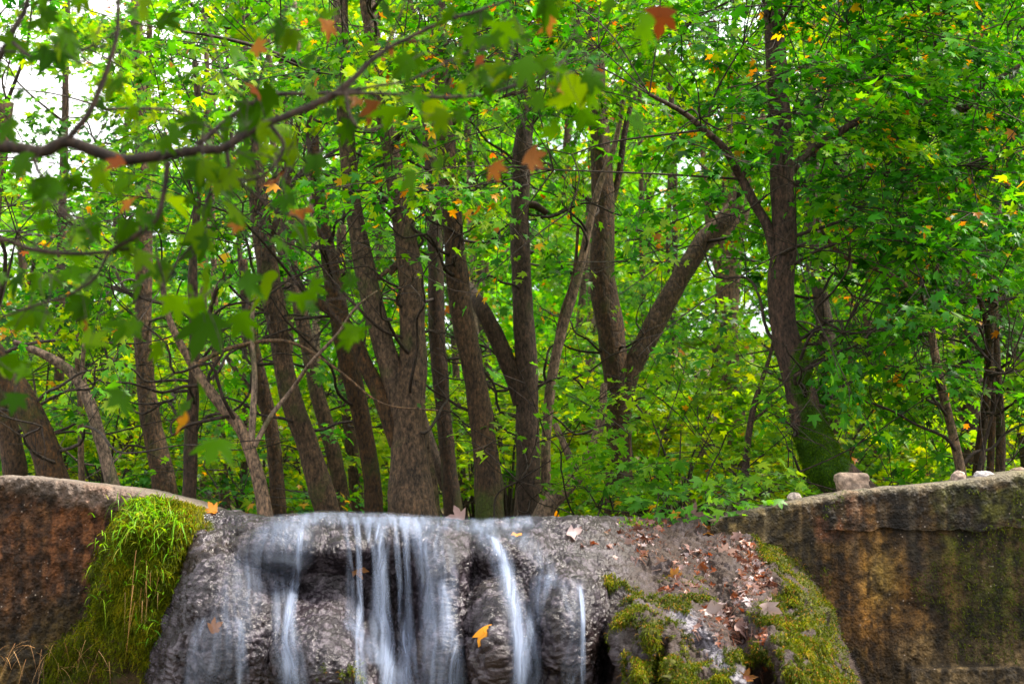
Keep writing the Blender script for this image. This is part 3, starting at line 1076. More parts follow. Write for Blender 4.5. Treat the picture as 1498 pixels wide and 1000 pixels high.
# ------------------------------------------------------------------ water
def ribbon(name, parent, pts, dens, hug=True, off=.07, bulge=.025, nw=18, lead=0):
    """A strip of falling water. pts rows: px, py, width px. It hugs the rock or falls free from its lip."""
    q = spline(np.asarray(pts, float), 14)
    n = len(q)
    u = np.linspace(-1, 1, nw)
    X = q[:, 0][:, None] + u[None] * q[:, 2][:, None] * .5
    Yp = np.maximum(q[:, 1][:, None] + 0 * u[None], crest(X) - 4 + 5 * u[None] ** 2)
    D = env_y(X, Yp)
    if not hug:
        D = np.minimum.accumulate(D, 0)
    for _ in range(5):
        D[1:-1] = (D[:-2] + D[1:-1] + D[2:]) / 3
        D[:, 1:-1] = (D[:, :-2] + D[:, 1:-1] + D[:, 2:]) / 3
    D = D - (off - .062) - bulge * (1 - u[None] ** 2)
    w = P(X, Yp, D)
    t = np.linspace(0, 1, n)[:, None]
    ed = (1 - np.abs(u[None]) ** 2.2) ** 1.3
    de = (dens * .52 if 'veil' == name else dens * .88) * ed * sstep(0, .12 if lead == 0 else lead, t) * np.ones_like(X)
    alen = np.cumsum(np.concatenate([[0], np.hypot(np.diff(q[:, 0]), np.diff(q[:, 1]))])) / 100
    seed = rng.uniform(0, 50)
    wav = (fbm(np.stack([X * .012, Yp * .012, 0 * X + seed], -1), 3) - .5) * 1.6
    fl = np.stack([X / 26 + seed + wav, (alen[:, None] + 0 * X) + seed, de], -1)
    mb = MB()
    mb.add(w.reshape(-1, 3), grid_faces(n, nw), flow=fl.reshape(-1, 3))
    return mb.build(name, M_WATER, parent, parent.location)


def fall(px, label):
    e = empty('waterfall', P(px, 1040, 7.4))
    return tag(e, label, 'waterfall', 'falls over the travertine lip')


f1 = fall(410, 'soft water veil pouring over round ledge next to grass bank')
ribbon('veil', f1, [(405, 758, 50), (385, 790, 70), (362, 840, 86), (342, 900, 92), (318, 960, 92), (300, 1050, 90)], .42)
ribbon('veil', f1, [(430, 756, 90), (425, 785, 96), (422, 825, 76), (415, 870, 44), (418, 930, 46), (428, 1000, 60), (432, 1060, 70)], .62)
ribbon('strand', f1, [(440, 765, 14), (438, 800, 12), (432, 850, 16), (424, 900, 22), (422, 960, 26), (430, 1050, 36)], .85, hug=True, off=.05)
ribbon('strand', f1, [(296, 900, 18), (282, 950, 20), (272, 1050, 24)], .45)
ribbon('strand', f1, [(345, 900, 26), (352, 950, 22), (358, 1050, 26)], .4)
f2 = fall(600, 'widest fall with thin bright strands dropping past a dark hollow')
ribbon('veil', f2, [(596, 754, 60), (622, 785, 74), (644, 835, 58), (648, 900, 52), (655, 960, 54), (662, 1060, 66)], .60)
ribbon('strand', f2, [(645, 840, 20), (654, 900, 22), (662, 960, 30), (668, 1060, 40)], .75, off=.05)
for x0, x1, ya, yb, wd, dn in ((524, 527, 768, 935, 11, .75), (541, 552, 770, 850, 12, .55), (553, 568, 764, 975, 19, .95), (580, 590, 775, 955, 12, .70),
                               (594, 600, 780, 950, 14, .60), (560, 556, 770, 900, 26, .35), (612, 630, 770, 960, 26, .45), (508, 512, 770, 850, 10, .3)):
    ribbon('strand', f2, [(x0 - 7, 754, wd * 1.5), (x0 - 4, 762, wd * 1.3), (x0, ya + 20, wd), (x0 + .6 * (x1 - x0), (ya + yb) / 2, wd), (x1, yb, wd * 1.5), (x1 + 2, yb + 70, wd * 2.2)], dn, hug=False, bulge=.012, nw=12)
ribbon('veil', f2, [(505, 900, 26), (540, 945, 40), (575, 985, 50), (605, 1050, 70)], .55)
f3 = fall(760, 'curved white fall between the leaf bearing lobe and the mossy side')
ribbon('veil', f3, [(690, 763, 60), (712, 785, 52), (735, 825, 44), (752, 880, 46), (765, 940, 54), (775, 1060, 62)], .60)
ribbon('strand', f3, [(712, 778, 12), (728, 800, 20), (745, 850, 22), (757, 910, 22), (768, 1060, 34)], .95, off=.06)
ribbon('veil', f3, [(800, 836, 44), (792, 855, 40), (784, 890, 26), (779, 940, 28), (776, 1060, 36)], .85, off=.05)
ribbon('veil', f3, [(830, 842, 50), (836, 870, 46), (838, 920, 40), (838, 1050, 40)], .38)
ribbon('strand', f3, [(846, 850, 12), (852, 890, 10), (853, 950, 10), (853, 1060, 14)], .85, off=.05)
ribbon('veil', f3, [(745, 772, 60), (775, 800, 50), (800, 836, 40), (806, 860, 34)], .40)
# the thin sheet sliding over the crest
mb = MB()
fx, fv = np.meshgrid(np.linspace(380, 810, 130), np.linspace(0, 1, 20))
fy = crest(fx) - 6 + fv * (24 + 10 * fbm(np.stack([fx * .03, 0 * fx, 0 * fx], -1), 3))
fd = env_y(fx, fy)
for _ in range(4):
    fd[1:-1] = (fd[:-2] + fd[1:-1] + fd[2:]) / 3
    fd[:, 1:-1] = (fd[:, :-2] + fd[:, 1:-1] + fd[:, 2:]) / 3
fd = fd - .02
wv2 = P(fx, fy, fd)
ex = sstep(380, 430, fx) * (1 - sstep(760, 810, fx)) * sstep(0, .2, fv) * (1 - sstep(.5, 1, fv))
mb.add(wv2.reshape(-1, 3), grid_faces(*fx.shape), flow=np.stack([fx / 40, fv * 2, .34 * ex], -1).reshape(-1, 3))
tag(mb.build('water', M_WATER), kind='structure')

# ------------------------------------------------------------------ stones and fallen leaves
def stone(px, py, wpx, hpx, Y, label, col, seed, block=0.0):
    k = Y / FPX
    th, ph = np.meshgrid(np.linspace(0, 2 * math.pi, 40, endpoint=False), np.linspace(0, math.pi, 22))
    n = np.stack([np.sin(ph) * np.cos(th), np.sin(ph) * np.sin(th), np.cos(ph)], -1)
    if block:
        n = n / (np.abs(n) ** (2 + 4 * block)).sum(-1, keepdims=True) ** (1 / (2 + 4 * block))
    s = 1 + (fbm(n * 1.4 + seed, 3) - .5) * .55 + (fbm(n * 6 + seed, 4) - .5) * .16
    v = n * s[..., None] * np.array([wpx * k * .5, wpx * k * .40, hpx * k * .5])
    c = P(px, py, Y)
    f = []
    nr, nc = th.shape
    i = np.arange(nr - 1)[:, None] * nc
    j = np.arange(nc)[None]
    f = np.stack([i + j, i + nc + j, i + nc + (j + 1) % nc, i + (j + 1) % nc], -1).reshape(-1, 4)
    mb = MB()
    t = sstep(.35, .65, fbm(n * 3 + seed + 5, 4))
    mb.add(v.reshape(-1, 3) + c, f, stain=mixc(np.zeros(t.shape + (3,)) + np.array(col), np.array(col) * .45, t).reshape(-1, 3), wet=np.zeros(t.size))
    return tag(mb.build('stone', M_STONE, None, c), label, 'stone', 'stones on the weir wall')


stone(1246, 706, 46, 28, 8.75, 'largest blocky tan stone on the wall below the mossy trunk', (.30, .22, .165), 2, .8)
stone(1162, 728, 20, 15, 8.75, 'smallest pale stone low on the wall near the mound', (.48, .40, .34), 9)
stone(1402, 699, 22, 21, 8.6, 'round pinkish stone standing on the wall', (.42, .31, .25), 14)
stone(1440, 697, 32, 18, 8.6, 'flat pale bluish white stone on the wall', (.50, .46, .46), 21)
stone(1490, 690, 26, 13, 8.6, 'brown worn lump on the high end of the wall', (.26, .18, .13), 33)


def fallen(px, py, size, hue, label, face=None, spin=None, Y=None, curl=1.9):
    y = env_y(px, py) - .012 if Y is None else Y
    p = P(px, py, y)
    mb = MB()
    a = rng.uniform(0, 6.28) if spin is None else spin
    tip = np.array([[math.sin(a), -.15, math.cos(a) * .8]])
    nr = np.array([face if face is not None else (rng.normal(0, .6), -.5 + rng.normal(0, .4), .7 + rng.normal(0, .3))], float)
    add_leaves(mb, p[None] - norm(tip) * size * .4, tip, nr, np.array([size]), 'near', 0, np.array([hue]), curl)
    # stalk
    b = p - norm(tip)[0] * size * .4
    tube(mb, np.array([b + norm(tip)[0] * size * .2, b - norm(tip)[0] * size * .2 + np.array([.01, -.02, .0])]), [.0016, .001], 4, 0)
    for lst in (mb.f4, mb.f3):
        for k_, (f_, m_, r_) in enumerate(lst):
            lst[k_] = (f_, m_, np.full(len(f_), hue))
    return tag(mb.build('fallen_leaf', M_DRYLEAF, None, p), label, 'leaf', 'fallen leaves on the travertine')


fallen(712, 930, .085, .6, 'golden yellow leaf stuck on the wet lobe between two falls', (.2, -.9, .3), 2.6, curl=.9)
fallen(526, 831, .075, .25, 'orange red leaf behind thin strands at the dark hollow', (.1, -.9, .4), 1.6)
fallen(762, 783, .11, .58, 'pale orange leaf lying at the crest beside the curved white fall', (0, -.5, .85), 1.3)
fallen(665, 758, .11, .88, 'pinkish dry leaf on the crest right of the widest fall', (.2, -.8, .5), -1.2)
fallen(1040, 776, .10, .28, 'rusty leaf fallen near the junction of mound and concrete wall', (0, -.6, .8), 1.5)
fallen(1056, 772, .11, .80, 'buff curled leaf touching the rusty leaf near the concrete wall', (.3, -.6, .7), .7)
fallen(1018, 756, .14, .86, 'big pale leaf curled upright on the crest before the green shrubs', (.1, -.9, .2), 1.2)
fallen(843, 783, .10, .97, 'bluish white leaf flat on the crest right of the falls', (0, -.5, .8), 1.8)
fallen(988, 838, .07, .33, 'small orange leaf midway down the litter covered slope', (0, -.8, .6), .3)
fallen(1047, 898, .095, .97, 'large silvery upturned leaf above the dark crevice', (-.2, -.8, .5), 2.0, curl=3.0)
fallen(1124, 895, .085, .95, 'silvery fan shaped leaf beside the yellow moss cushion', (.2, -.9, .3), 3.0, curl=2.8)
fallen(1090, 922, .10, .85, 'pink leaf on the slope below the silvery upturned leaf', (0, -.8, .5), 2.2)
fallen(1066, 808, .09, .83, 'thin pinkish leaf near the mossy upper edge of the mound', (.2, -.6, .7), 1.0)
fallen(316, 916, .07, .22, 'reddish leaf on the wet rock under the soft veil', (0, -.9, .4), .8)
fallen(1096, 992, .07, .20, 'rust coloured leaf at the foot of the dark crevice', (0, -.7, .6), 1.2)
fallen(306, 747, .08, .45, 'orange leaf on the crest at the top of the grass bank', (0, -.6, .8), -1.4)
fallen(990, 757, .07, .5, 'small amber leaf beside the big pale leaf on the crest', (0, -.8, .5), 1.9)
for a, b in ((920, 798), (945, 812), (890, 770), (1085, 850), (1010, 800), (1120, 842), (1075, 873), (960, 768), (1150, 905), (930, 775), (1030, 830), (1098, 815), (905, 815), (1060, 945), (980, 865),
             (1135, 870), (870, 790), (1000, 785), (1110, 860), (1080, 790), (965, 820), (1045, 855)):
    fallen(a + rng.normal(0, 3), b + rng.normal(0, 3), rng.uniform(.03, .065), rng.choice([.0, .05, .1, .22, .8, .85, .9]), 'small dull brown leaf scrap among the litter on the right slope')
# little weeds on the crest
mb = MB()
for x0, n in ((925, 26), (938, 14), (965, 18), (912, 16)):
    b = P(x0 + rng.normal(0, 6, n), 766 + rng.uniform(-3, 6, n), 0)
    px_ = x0 + rng.normal(0, 6, n)
    py_ = 764 + rng.uniform(-2, 6, n)
    b = P(px_, py_, mound_y(px_, py_))
    blades(mb, b, np.array([0, -.2, .8]) + rng.normal(0, .4, (n, 3)), rng.uniform(.03, .08, n), rng.uniform(.002, .005, n), rng.uniform(.2, 1, n), rng.uniform(.3, .8, n))
tag(mb.build('grass', M_GRASS), kind='stuff')

# ================================================================== TREES
TREES = []


def moss_fn(mode):
    def f(v):
        px, py = unproj(v)
        n_ = fbm(v * np.array([6, 6, 4]), 4)
        if mode == 'right':
            m = blob(px, py, 1200, 655, 42, 50) * 2.2 + blob(px, py, 1172, 548, 16, 40) * 1.5 + blob(px, py, 1150, 420, 14, 60) * .4
            m = m * (1 - .95 * blob(px, py, 1165, 615, 9, 22)) * (1 - .9 * sstep(1238, 1256, px))
            return np.clip((m * (.2 + 1.7 * n_) - .5) / .3, 0, 1)
        if mode == 'foot':
            return np.clip((sstep(640, 750, py) * (.2 + 1.2 * n_) - .5) / .25, 0, .8)
        return np.clip((n_ - .62) / .15, 0, .35)
    return f


def make_tree(label, stems, Y, mat=None, leafy=1.0, moss='some', group='trees standing behind the weir', name='plane_tree', cat='tree', hue=0.0):
    """stems: lists of (px, py, width px[, extra metres back]); the first is the trunk, others are limbs."""
    mat = mat or M_BARK
    paths = []
    for si, st in enumerate(stems):
        a = np.array([list(s) + [0] * (4 - len(s)) for s in st], float)
        w = P(a[:, 0], a[:, 1], Y + a[:, 3])
        r = a[:, 2] * .46 * (Y + a[:, 3]) / FPX
        if si == 0 and w[0, 2] > ground_z(w[0, 0], w[0, 1]) - .2:      # root it in the ground
            g = float(ground_z(w[0, 0], w[0, 1]))
            d = norm(w[0] - w[1])
            k = max((w[0, 2] - g + .35) / max(-d[2], .5), .2)
            w = np.vstack([w[0] + d * k, w])
            r = np.concatenate([[r[0] * 1.22], r])
        paths.append((w, r))
    base = paths[0][0][0].copy()
    root = empty(name, base)
    tag(root, label, cat, group)
    for si, (w, r) in enumerate(paths):
        mb = MB()
        c = spline(np.column_stack([w, r]), 9)
        wob = fbm(c[:, :3] * 1.3 + 7, 3)[:, None] - .5
        c[:, :2] += wob * np.minimum(c[:, 3:4] * .5, .03)
        big = r.max() > .05
        tube(mb, c[:, :3], np.maximum(c[:, 3], .003), 24 if big else 9, 0, .20 if big else .08, moss=moss_fn(moss))
        mb.build('trunk' if si == 0 else 'limb', mat, root, base)
    TREES.append(dict(root=root, base=base, paths=paths, leafy=leafy, hue=hue, sprays=[], Y=Y))
    return root


T = make_tree
T('thick leaning tree with bright green moss at its foot behind blocky stone',
  [[(1285, 748, 56), (1246, 716, 62), (1212, 684, 64), (1190, 645, 60), (1177, 600, 52), (1164, 545, 47), (1147, 480, 43), (1142, 420, 44), (1148, 350, 42), (1145, 270, 40), (1142, 180, 36), (1136, 90, 34), (1128, -30, 30)],
   [(1134, 375, 18), (1122, 330, 17), (1105, 300, 16), (1084, 260, 15), (1062, 220, 13, -.2), (1030, 190, 11, -.3), (1000, 165, 9, -.4), (950, 138, 6, -.6)],
   [(1083, 262, 11), (1100, 242, 10), (1122, 226, 8), (1160, 205, 6), (1200, 170, 4)],
   [(1150, 260, 17, .1), (1180, 225, 14, .3), (1225, 195, 13, .3), (1275, 168, 12, .2), (1340, 152, 11), (1390, 153, 10, -.2), (1412, 160, 9, -.3), (1440, 130, 8, -.4), (1498, 92, 6, -.5), (1560, 60, 4, -.5)]],
  10.6, M_MOSSBARK, 1.8, 'right')
def moss_shoots_on(t, n=16000):
    tr = [o for o in t.children if o.name.startswith('trunk')][0]
    me = tr.data
    co = np.empty(len(me.vertices) * 3)
    me.vertices.foreach_get('co', co)
    no = np.empty(len(me.vertices) * 3)
    me.vertices.foreach_get('normal', no)
    ms = np.empty(len(me.vertices))
    me.attributes['moss'].data.foreach_get('value', ms)
    co, no = co.reshape(-1, 3) + np.array(t.location), no.reshape(-1, 3)
    ms = np.clip(ms - .35, 0, 1)
    ix = rng.choice(len(ms), n, p=ms / ms.sum())
    tan = norm(np.cross(no[ix], rng.normal(0, 1, (n, 3))))
    ps_ = co[ix] + tan * rng.uniform(0, .035, (n, 1)) + np.array([0, 0, 1.]) * rng.normal(0, .02, (n, 1)) - no[ix] * .004
    mb = MB()
    cl = fbm(ps_ * 16, 3)
    shoots(mb, ps_, no[ix] * .9 + np.array([0, 0, .1]), None, rng.uniform(.010, .026, n) * (.4 + 1.2 * cl), rng.uniform(.0016, .003, n), np.clip((.1 + .8 * rng.beta(2, 2.5, n)) * np.clip(2.8 * fbm(ps_ * 9 + 5, 3) - .6, .1, 1.4), .01, 1), .4)
    mb.build('moss_cushion', M_TREEMOSS, t, np.array(t.location))


moss_shoots_on(TREES[0]['root'])
T('tree split like a V with a sawn off slanting right limb',
  [[(905, 760, 48), (905, 690, 44), (906, 620, 44), (902, 560, 44), (892, 480, 46), (882, 410, 44), (884, 330, 38), (882, 250, 34), (874, 150, 30), (870, 50, 26), (872, -40, 24)],
   [(908, 600, 34), (922, 545, 34), (945, 500, 34), (985, 425, 32), (1028, 355, 31), (1062, 318, 30), (1078, 297, 27)],
   [(888, 320, 12), (905, 260, 11), (915, 190, 10), (930, 130, 8), (950, 60, 6), (960, -20, 5)]], 14.0, M_BARK, 1.5)
T('dark upright trunk with a curved limb crossing to its left',
  [[(770, 760, 44), (772, 680, 40), (770, 600, 38), (770, 520, 36), (764, 430, 33), (760, 340, 31), (764, 250, 30), (770, 130, 27), (764, 20, 24), (764, -40, 24)],
   [(762, 590, 30), (748, 545, 28), (730, 500, 27), (705, 452, 25), (682, 420, 23, .3), (660, 392, 20, .6)],
   [(762, 300, 14), (782, 300, 13), (800, 312, 10)], [(766, 190, 16), (790, 160, 15), (815, 125, 13), (840, 70, 10), (850, -20, 8)]], 13.0, M_DARKBARK, 1.4)
T('long gently curved trunk with a knot left of the dark upright trunk',
  [[(716, 760, 48), (714, 700, 44), (708, 640, 40), (697, 570, 38), (684, 500, 38), (672, 430, 36), (664, 350, 34), (657, 260, 31), (651, 170, 29), (645, 80, 27), (636, -40, 25)],
   [(652, 190, 10), (690, 160, 8), (740, 140, 6), (790, 130, 5)]], 12.0, M_BARK, 1.2, 'foot')
T('stoutest tree of the row forking into three stems above its flared foot',
  [[(602, 775, 88), (600, 740, 74), (598, 690, 62), (597, 640, 58), (600, 580, 46), (604, 510, 42), (603, 430, 40), (597, 360, 36), (586, 300, 34), (572, 220, 30), (556, 120, 27), (540, 20, 25), (532, -40, 24)],
   [(594, 640, 40), (582, 580, 37), (566, 520, 35), (546, 445, 33), (530, 375, 31), (516, 300, 29), (508, 220, 27), (504, 120, 25), (498, 10, 23), (496, -40, 22)],
   [(580, 650, 28), (560, 590, 26), (538, 540, 24), (516, 492, 22), (495, 462, 20), (470, 446, 17), (455, 440, 14)],
   [(570, 400, 9), (590, 380, 8), (555, 405, 7), (540, 420, 5)]], 11.5, M_BARK, 1.4)
T('slim leaning trunk immediately left of the stoutest forked tree',
  [[(547, 765, 32), (543, 700, 30), (534, 640, 29), (522, 580, 29), (508, 520, 30), (495, 450, 30), (484, 390, 27), (472, 320, 24), (460, 230, 22), (452, 120, 20)]], 12.4, M_BARK, .8)
T('strongly leaning trunk sloping up left from the crest behind the left fall',
  [[(484, 770, 44), (470, 715, 40), (450, 650, 36), (428, 590, 34), (414, 530, 33), (402, 460, 34), (392, 400, 35), (382, 330, 34), (372, 250, 30), (362, 160, 26), (350, 50, 24), (345, -40, 22)],
   [(388, 360, 12), (405, 320, 11), (425, 250, 9), (440, 160, 7)]], 12.6, M_BARK, 1.2)
T('thin trunk rising just behind the strongly leaning one',
  [[(506, 760, 26), (494, 690, 25), (478, 625, 24), (463, 570, 24), (450, 510, 23), (438, 450, 22), (425, 380, 20), (415, 280, 18)]], 15, M_BARK, .8)
T('short straight trunk half hidden between two leaning trunks',
  [[(524, 760, 22), (518, 690, 20), (510, 620, 20), (502, 540, 19), (498, 450, 18), (500, 330, 16)]], 16.5, M_BARK, .7)
T('dark trunk in the gap between forked tree and knotted trunk',
  [[(666, 765, 32), (660, 700, 28), (652, 640, 27), (645, 570, 27), (640, 480, 27), (638, 390, 26), (634, 290, 24), (628, 180, 22), (625, 60, 20)],
   [(658, 720, 22, .4), (640, 680, 20, .4), (622, 630, 18, .5), (612, 590, 15, .6)]], 13.8, M_DARKBARK, 1.0)
T('slight pale stem at the right foot of the forked tree', [[(638, 765, 15), (634, 710, 14), (626, 660, 12), (618, 600, 10)]], 13.0, M_PALEBARK, .1)
T('slender tan crooked tree leaning left with wiry side branches',
  [[(390, 765, 24), (380, 710, 21), (368, 668, 19), (350, 625, 18), (322, 592, 17), (296, 558, 16), (276, 525, 14), (262, 500, 12), (246, 462, 10), (236, 410, 8)],
   [(366, 655, 12), (370, 600, 11), (372, 545, 9), (368, 480, 8), (374, 420, 6)],
   [(372, 652, 9), (395, 610, 8), (428, 568, 7), (455, 530, 6, -.2), (492, 490, 5, -.3), (520, 450, 4, -.4), (552, 425, 3, -.5)],
   [(276, 540, 9), (300, 525, 8), (340, 508, 7), (395, 498, 6), (440, 506, 5), (500, 545, 4), (560, 590, 3), (640, 600, 2.4)]], 10.8, M_PALEBARK, .5)
T('medium trunk between the tan crooked tree and the leaning trunk',
  [[(407, 765, 26), (404, 690, 23), (396, 630, 22), (384, 570, 20), (374, 520, 18), (362, 460, 16), (356, 380, 14)], [(394, 640, 10), (380, 590, 9), (350, 548, 8), (330, 520, 6)]], 13.2, M_BARK, .6)
T('tall straight trunk rising behind the grass bank',
  [[(246, 770, 44), (238, 700, 38), (226, 640, 35), (216, 580, 32), (211, 500, 28), (211, 420, 26), (212, 340, 24), (208, 240, 22), (203, 130, 20), (198, 0, 18)]], 14.0, M_BARK, .9)
T('narrow upright dark trunk right of the grass bank top',
  [[(274, 765, 24), (277, 700, 21), (280, 640, 20), (284, 570, 19), (285, 500, 17), (282, 400, 15), (288, 300, 13), (292, 200, 11), (285, 90, 9)], [(284, 520, 10), (300, 480, 9), (318, 420, 7), (340, 380, 5)]], 12.2, M_DARKBARK, .7)
T('heavy bent trunk curving up left over the left wall',
  [[(90, 740, 54), (76, 690, 48), (60, 640, 46), (38, 595, 44), (10, 550, 42), (-20, 510, 40), (-60, 470, 38), (-110, 400, 34)]], 11.2, M_BARK, .9)
T('upright trunk behind the bent trunk above the left wall',
  [[(26, 735, 40), (20, 680, 38), (10, 630, 37), (0, 590, 36), (-16, 530, 34), (-24, 430, 30), (-10, 300, 26), (10, 150, 22)]], 12.6, M_BARK, .8)
T('thin lichen spotted trunk leaning left behind the wall',
  [[(176, 745, 24), (160, 690, 21), (146, 640, 20), (130, 590, 19), (110, 552, 18), (84, 530, 16), (50, 512, 12), (20, 500, 9)], [(128, 585, 10), (120, 540, 8), (125, 480, 6)]], 11.6, M_PALEBARK, .4)
T('pencil thin greenish stem between wall trunks', [[(121, 740, 11), (118, 660, 10), (116, 590, 9), (112, 520, 8), (114, 430, 6)]], 12.0, M_PALEBARK, .2)
T('patchy bark trunk far back between V tree and mossy tree',
  [[(1084, 720, 30), (1078, 640, 32), (1070, 560, 32), (1064, 480, 32), (1062, 400, 32), (1068, 330, 30), (1074, 240, 26), (1078, 120, 24)], [(1060, 430, 18), (1048, 380, 16), (1036, 310, 13), (1028, 220, 10)]], 18.0, M_PALEBARK, .9)
T('dark trunk just right behind the mossy leaning tree',
  [[(1226, 720, 34), (1222, 650, 32), (1218, 580, 30), (1210, 500, 28), (1200, 420, 27), (1192, 330, 25), (1188, 230, 23), (1182, 120, 21), (1176, 0, 20)]], 16.0, M_DARKBARK, 1.1)
T('wispy dark sapling leaning right near the mossy tree', [[(1088, 730, 13), (1094, 650, 11), (1102, 600, 10), (1114, 560, 8), (1128, 515, 6), (1136, 470, 4)], [(1098, 618, 6), (1120, 600, 5), (1145, 580, 3)]], 11.6, M_DARKBARK, .2)
T('reddish sinuous tree with spreading arms by the right wall',
  [[(1412, 720, 18), (1402, 670, 16), (1390, 620, 15), (1378, 570, 14), (1368, 520, 13), (1360, 470, 12), (1352, 438, 12)],
   [(1352, 438, 11), (1330, 422, 10), (1302, 402, 9), (1268, 388, 8), (1236, 376, 7), (1210, 350, 6), (1195, 320, 4)],
   [(1353, 440, 8), (1368, 415, 7), (1374, 370, 6), (1395, 320, 5), (1400, 250, 4)]], 10.8, M_PALEBARK, .9)
T('many stemmed clump of thin trunks above the right wall',
  [[(1428, 725, 18), (1434, 660, 17), (1441, 600, 16), (1446, 540, 15), (1450, 470, 13), (1462, 400, 11), (1490, 350, 9), (1530, 300, 7)],
   [(1448, 725, 13, .2), (1450, 660, 12, .2), (1452, 600, 11, .2), (1450, 530, 10, .2), (1440, 460, 9, .2), (1420, 400, 7, .1)],
   [(1462, 725, 17, .3), (1464, 660, 16, .3), (1462, 600, 15, .3), (1458, 520, 13, .3), (1456, 440, 11, .3), (1470, 340, 9, .3), (1476, 220, 7, .3)]], 11.4, M_BARK, 1.2)
T('broad shadowy trunk behind the many stemmed clump',
  [[(1428, 720, 50), (1424, 640, 42), (1422, 560, 38), (1420, 480, 35), (1416, 380, 32), (1410, 250, 28), (1408, 100, 24)], [(1414, 640, 22), (1398, 600, 20), (1408, 560, 18), (1414, 520, 15)]], 16.5, M_DARKBARK, 1.1)
T('dark trunk leaning in at the right hand border', [[(1512, 720, 30), (1500, 620, 27), (1488, 540, 26), (1474, 470, 25), (1462, 400, 23), (1455, 290, 20), (1460, 160, 18)]], 15.0, M_DARKBARK, .9)
T('low arching limb tree sprouting right of the dark upright trunk',
  [[(792, 762, 34), (805, 738, 30), (826, 715, 28), (850, 690, 25), (868, 655, 20), (880, 610, 15), (884, 560, 10)], [(846, 696, 15), (830, 660, 12), (812, 620, 10)]], 12.4, M_PALEBARK, .5)
T('slim pale tree curving up right between dark trunk and V tree',
  [[(800, 745, 18), (798, 680, 17), (800, 620, 16), (806, 560, 16), (818, 500, 16), (836, 440, 15), (850, 390, 14), (862, 330, 13), (878, 270, 11), (900, 210, 9), (915, 130, 7)],
   [(802, 600, 10), (812, 520, 9), (822, 460, 8), (840, 400, 6), (846, 330, 5)]], 13.2, M_PALEBARK, .7)
for px_, k_, Y_, w_, lab in ((742, -14, 19, 17, 'distant leaning grey trunk seen right of the knotted trunk'), (945, -2, 23, 12, 'pale distant pole straight above the V fork'), (966, 4, 24, 11, 'thin whitish distant pole inside the V'),
                             (1006, 26, 20, 16, 'distant dark trunk leaning right inside the V'), (1316, 6, 18, 16, 'thin dark upright trunk right of the mossy tree'), (1344, -6, 19, 17, 'thin dark leaning trunk nearer the reddish tree'),
                             (1372, 2, 22, 18, 'pale grey distant trunk behind the reddish tree'), (180, 8, 17, 15, 'distant thin dark trunk left of the straight trunk'), (78, 4, 18, 18, 'distant dark trunk beside the bent trunk'),
                             (855, 4, 21, 18, 'distant dim trunk left of the V tree'), (1290, -8, 21, 20, 'grey distant trunk deep right of the mossy tree'), (330, -6, 17, 14, 'thin dark distant trunk left of the crooked tree'),
                             (1025, 10, 21, 14, 'thin distant trunk right of the sawn limb'), (440, -10, 20, 16, 'dim distant trunk under the leaning trunk')):
    T(lab, [[(px_ + k_ * 0, 770, w_ * 1.15), (px_ + k_, 650, w_), (px_ + k_ * 2.4, 500, w_ * .9), (px_ + k_ * 3, 350, w_ * .8), (px_ + k_ * 4.2, 180, w_ * .7), (px_ + k_ * 5, 0, w_ * .6), (px_ + k_ * 5, -60, w_ * .5)]],
      Y_, random.choice((M_BARK, M_DARKBARK, M_PALEBARK)), 1.0)

for px_ in (148, 305, 352, 432, 470, 562, 690, 725, 828, 985, 1150, 1272, 1332, 1392):
    k_, w_, Y_ = rng.normal(0, 9), rng.uniform(9, 15), rng.uniform(15.5, 24)
    T('slim background stem seen between the larger trunks', 
      [[(px_ + k_ * u * 4 + 10 * math.sin(u * 5 + px_), 770 - u * 800, w_ * (1.1 - .5 * u)) for u in np.linspace(0, 1, 7)]],
      Y_, (M_BARK, M_DARKBARK, M_PALEBARK)[int(px_) % 3], .25, group='slim stems between the larger trunks')

# bushes in front of the trunks, right of centre
BUSHES = []


def bush_root(px, Y, label):
    b = P(px, 760, Y)
    b[2] = ground_z(b[0], b[1]) - .05
    r = tag(empty('shrub', b), label, 'shrub', 'leafy shrubs behind the crest')
    BUSHES.append(dict(root=r, base=b, sprays=[], Y=Y))


bush_root(740, 11.2, 'small bright shrub leaning over the crest beside the knotted trunk')
bush_root(850, 10.9, 'leafy shrub hiding the foot of the V tree')
bush_root(960, 10.5, 'spreading green shrub behind the pale upright leaf')
bush_root(1070, 10.2, 'dense low shrub left of the mossy leaning tree')
bush_root(1165, 11.8, 'deep green shrub behind the foot of the mossy tree')
bush_root(1310, 12.5, 'loose shrub growing behind the largest stone and round stone')
bush_root(1480, 12.5, 'dark shrub at the right border behind the wall')
bush_root(330, 13.0, 'yellowish small shrub left of the crooked tree foot')
bush_root(180, 15.0, 'bluish dark bush in shade behind the straight trunk')

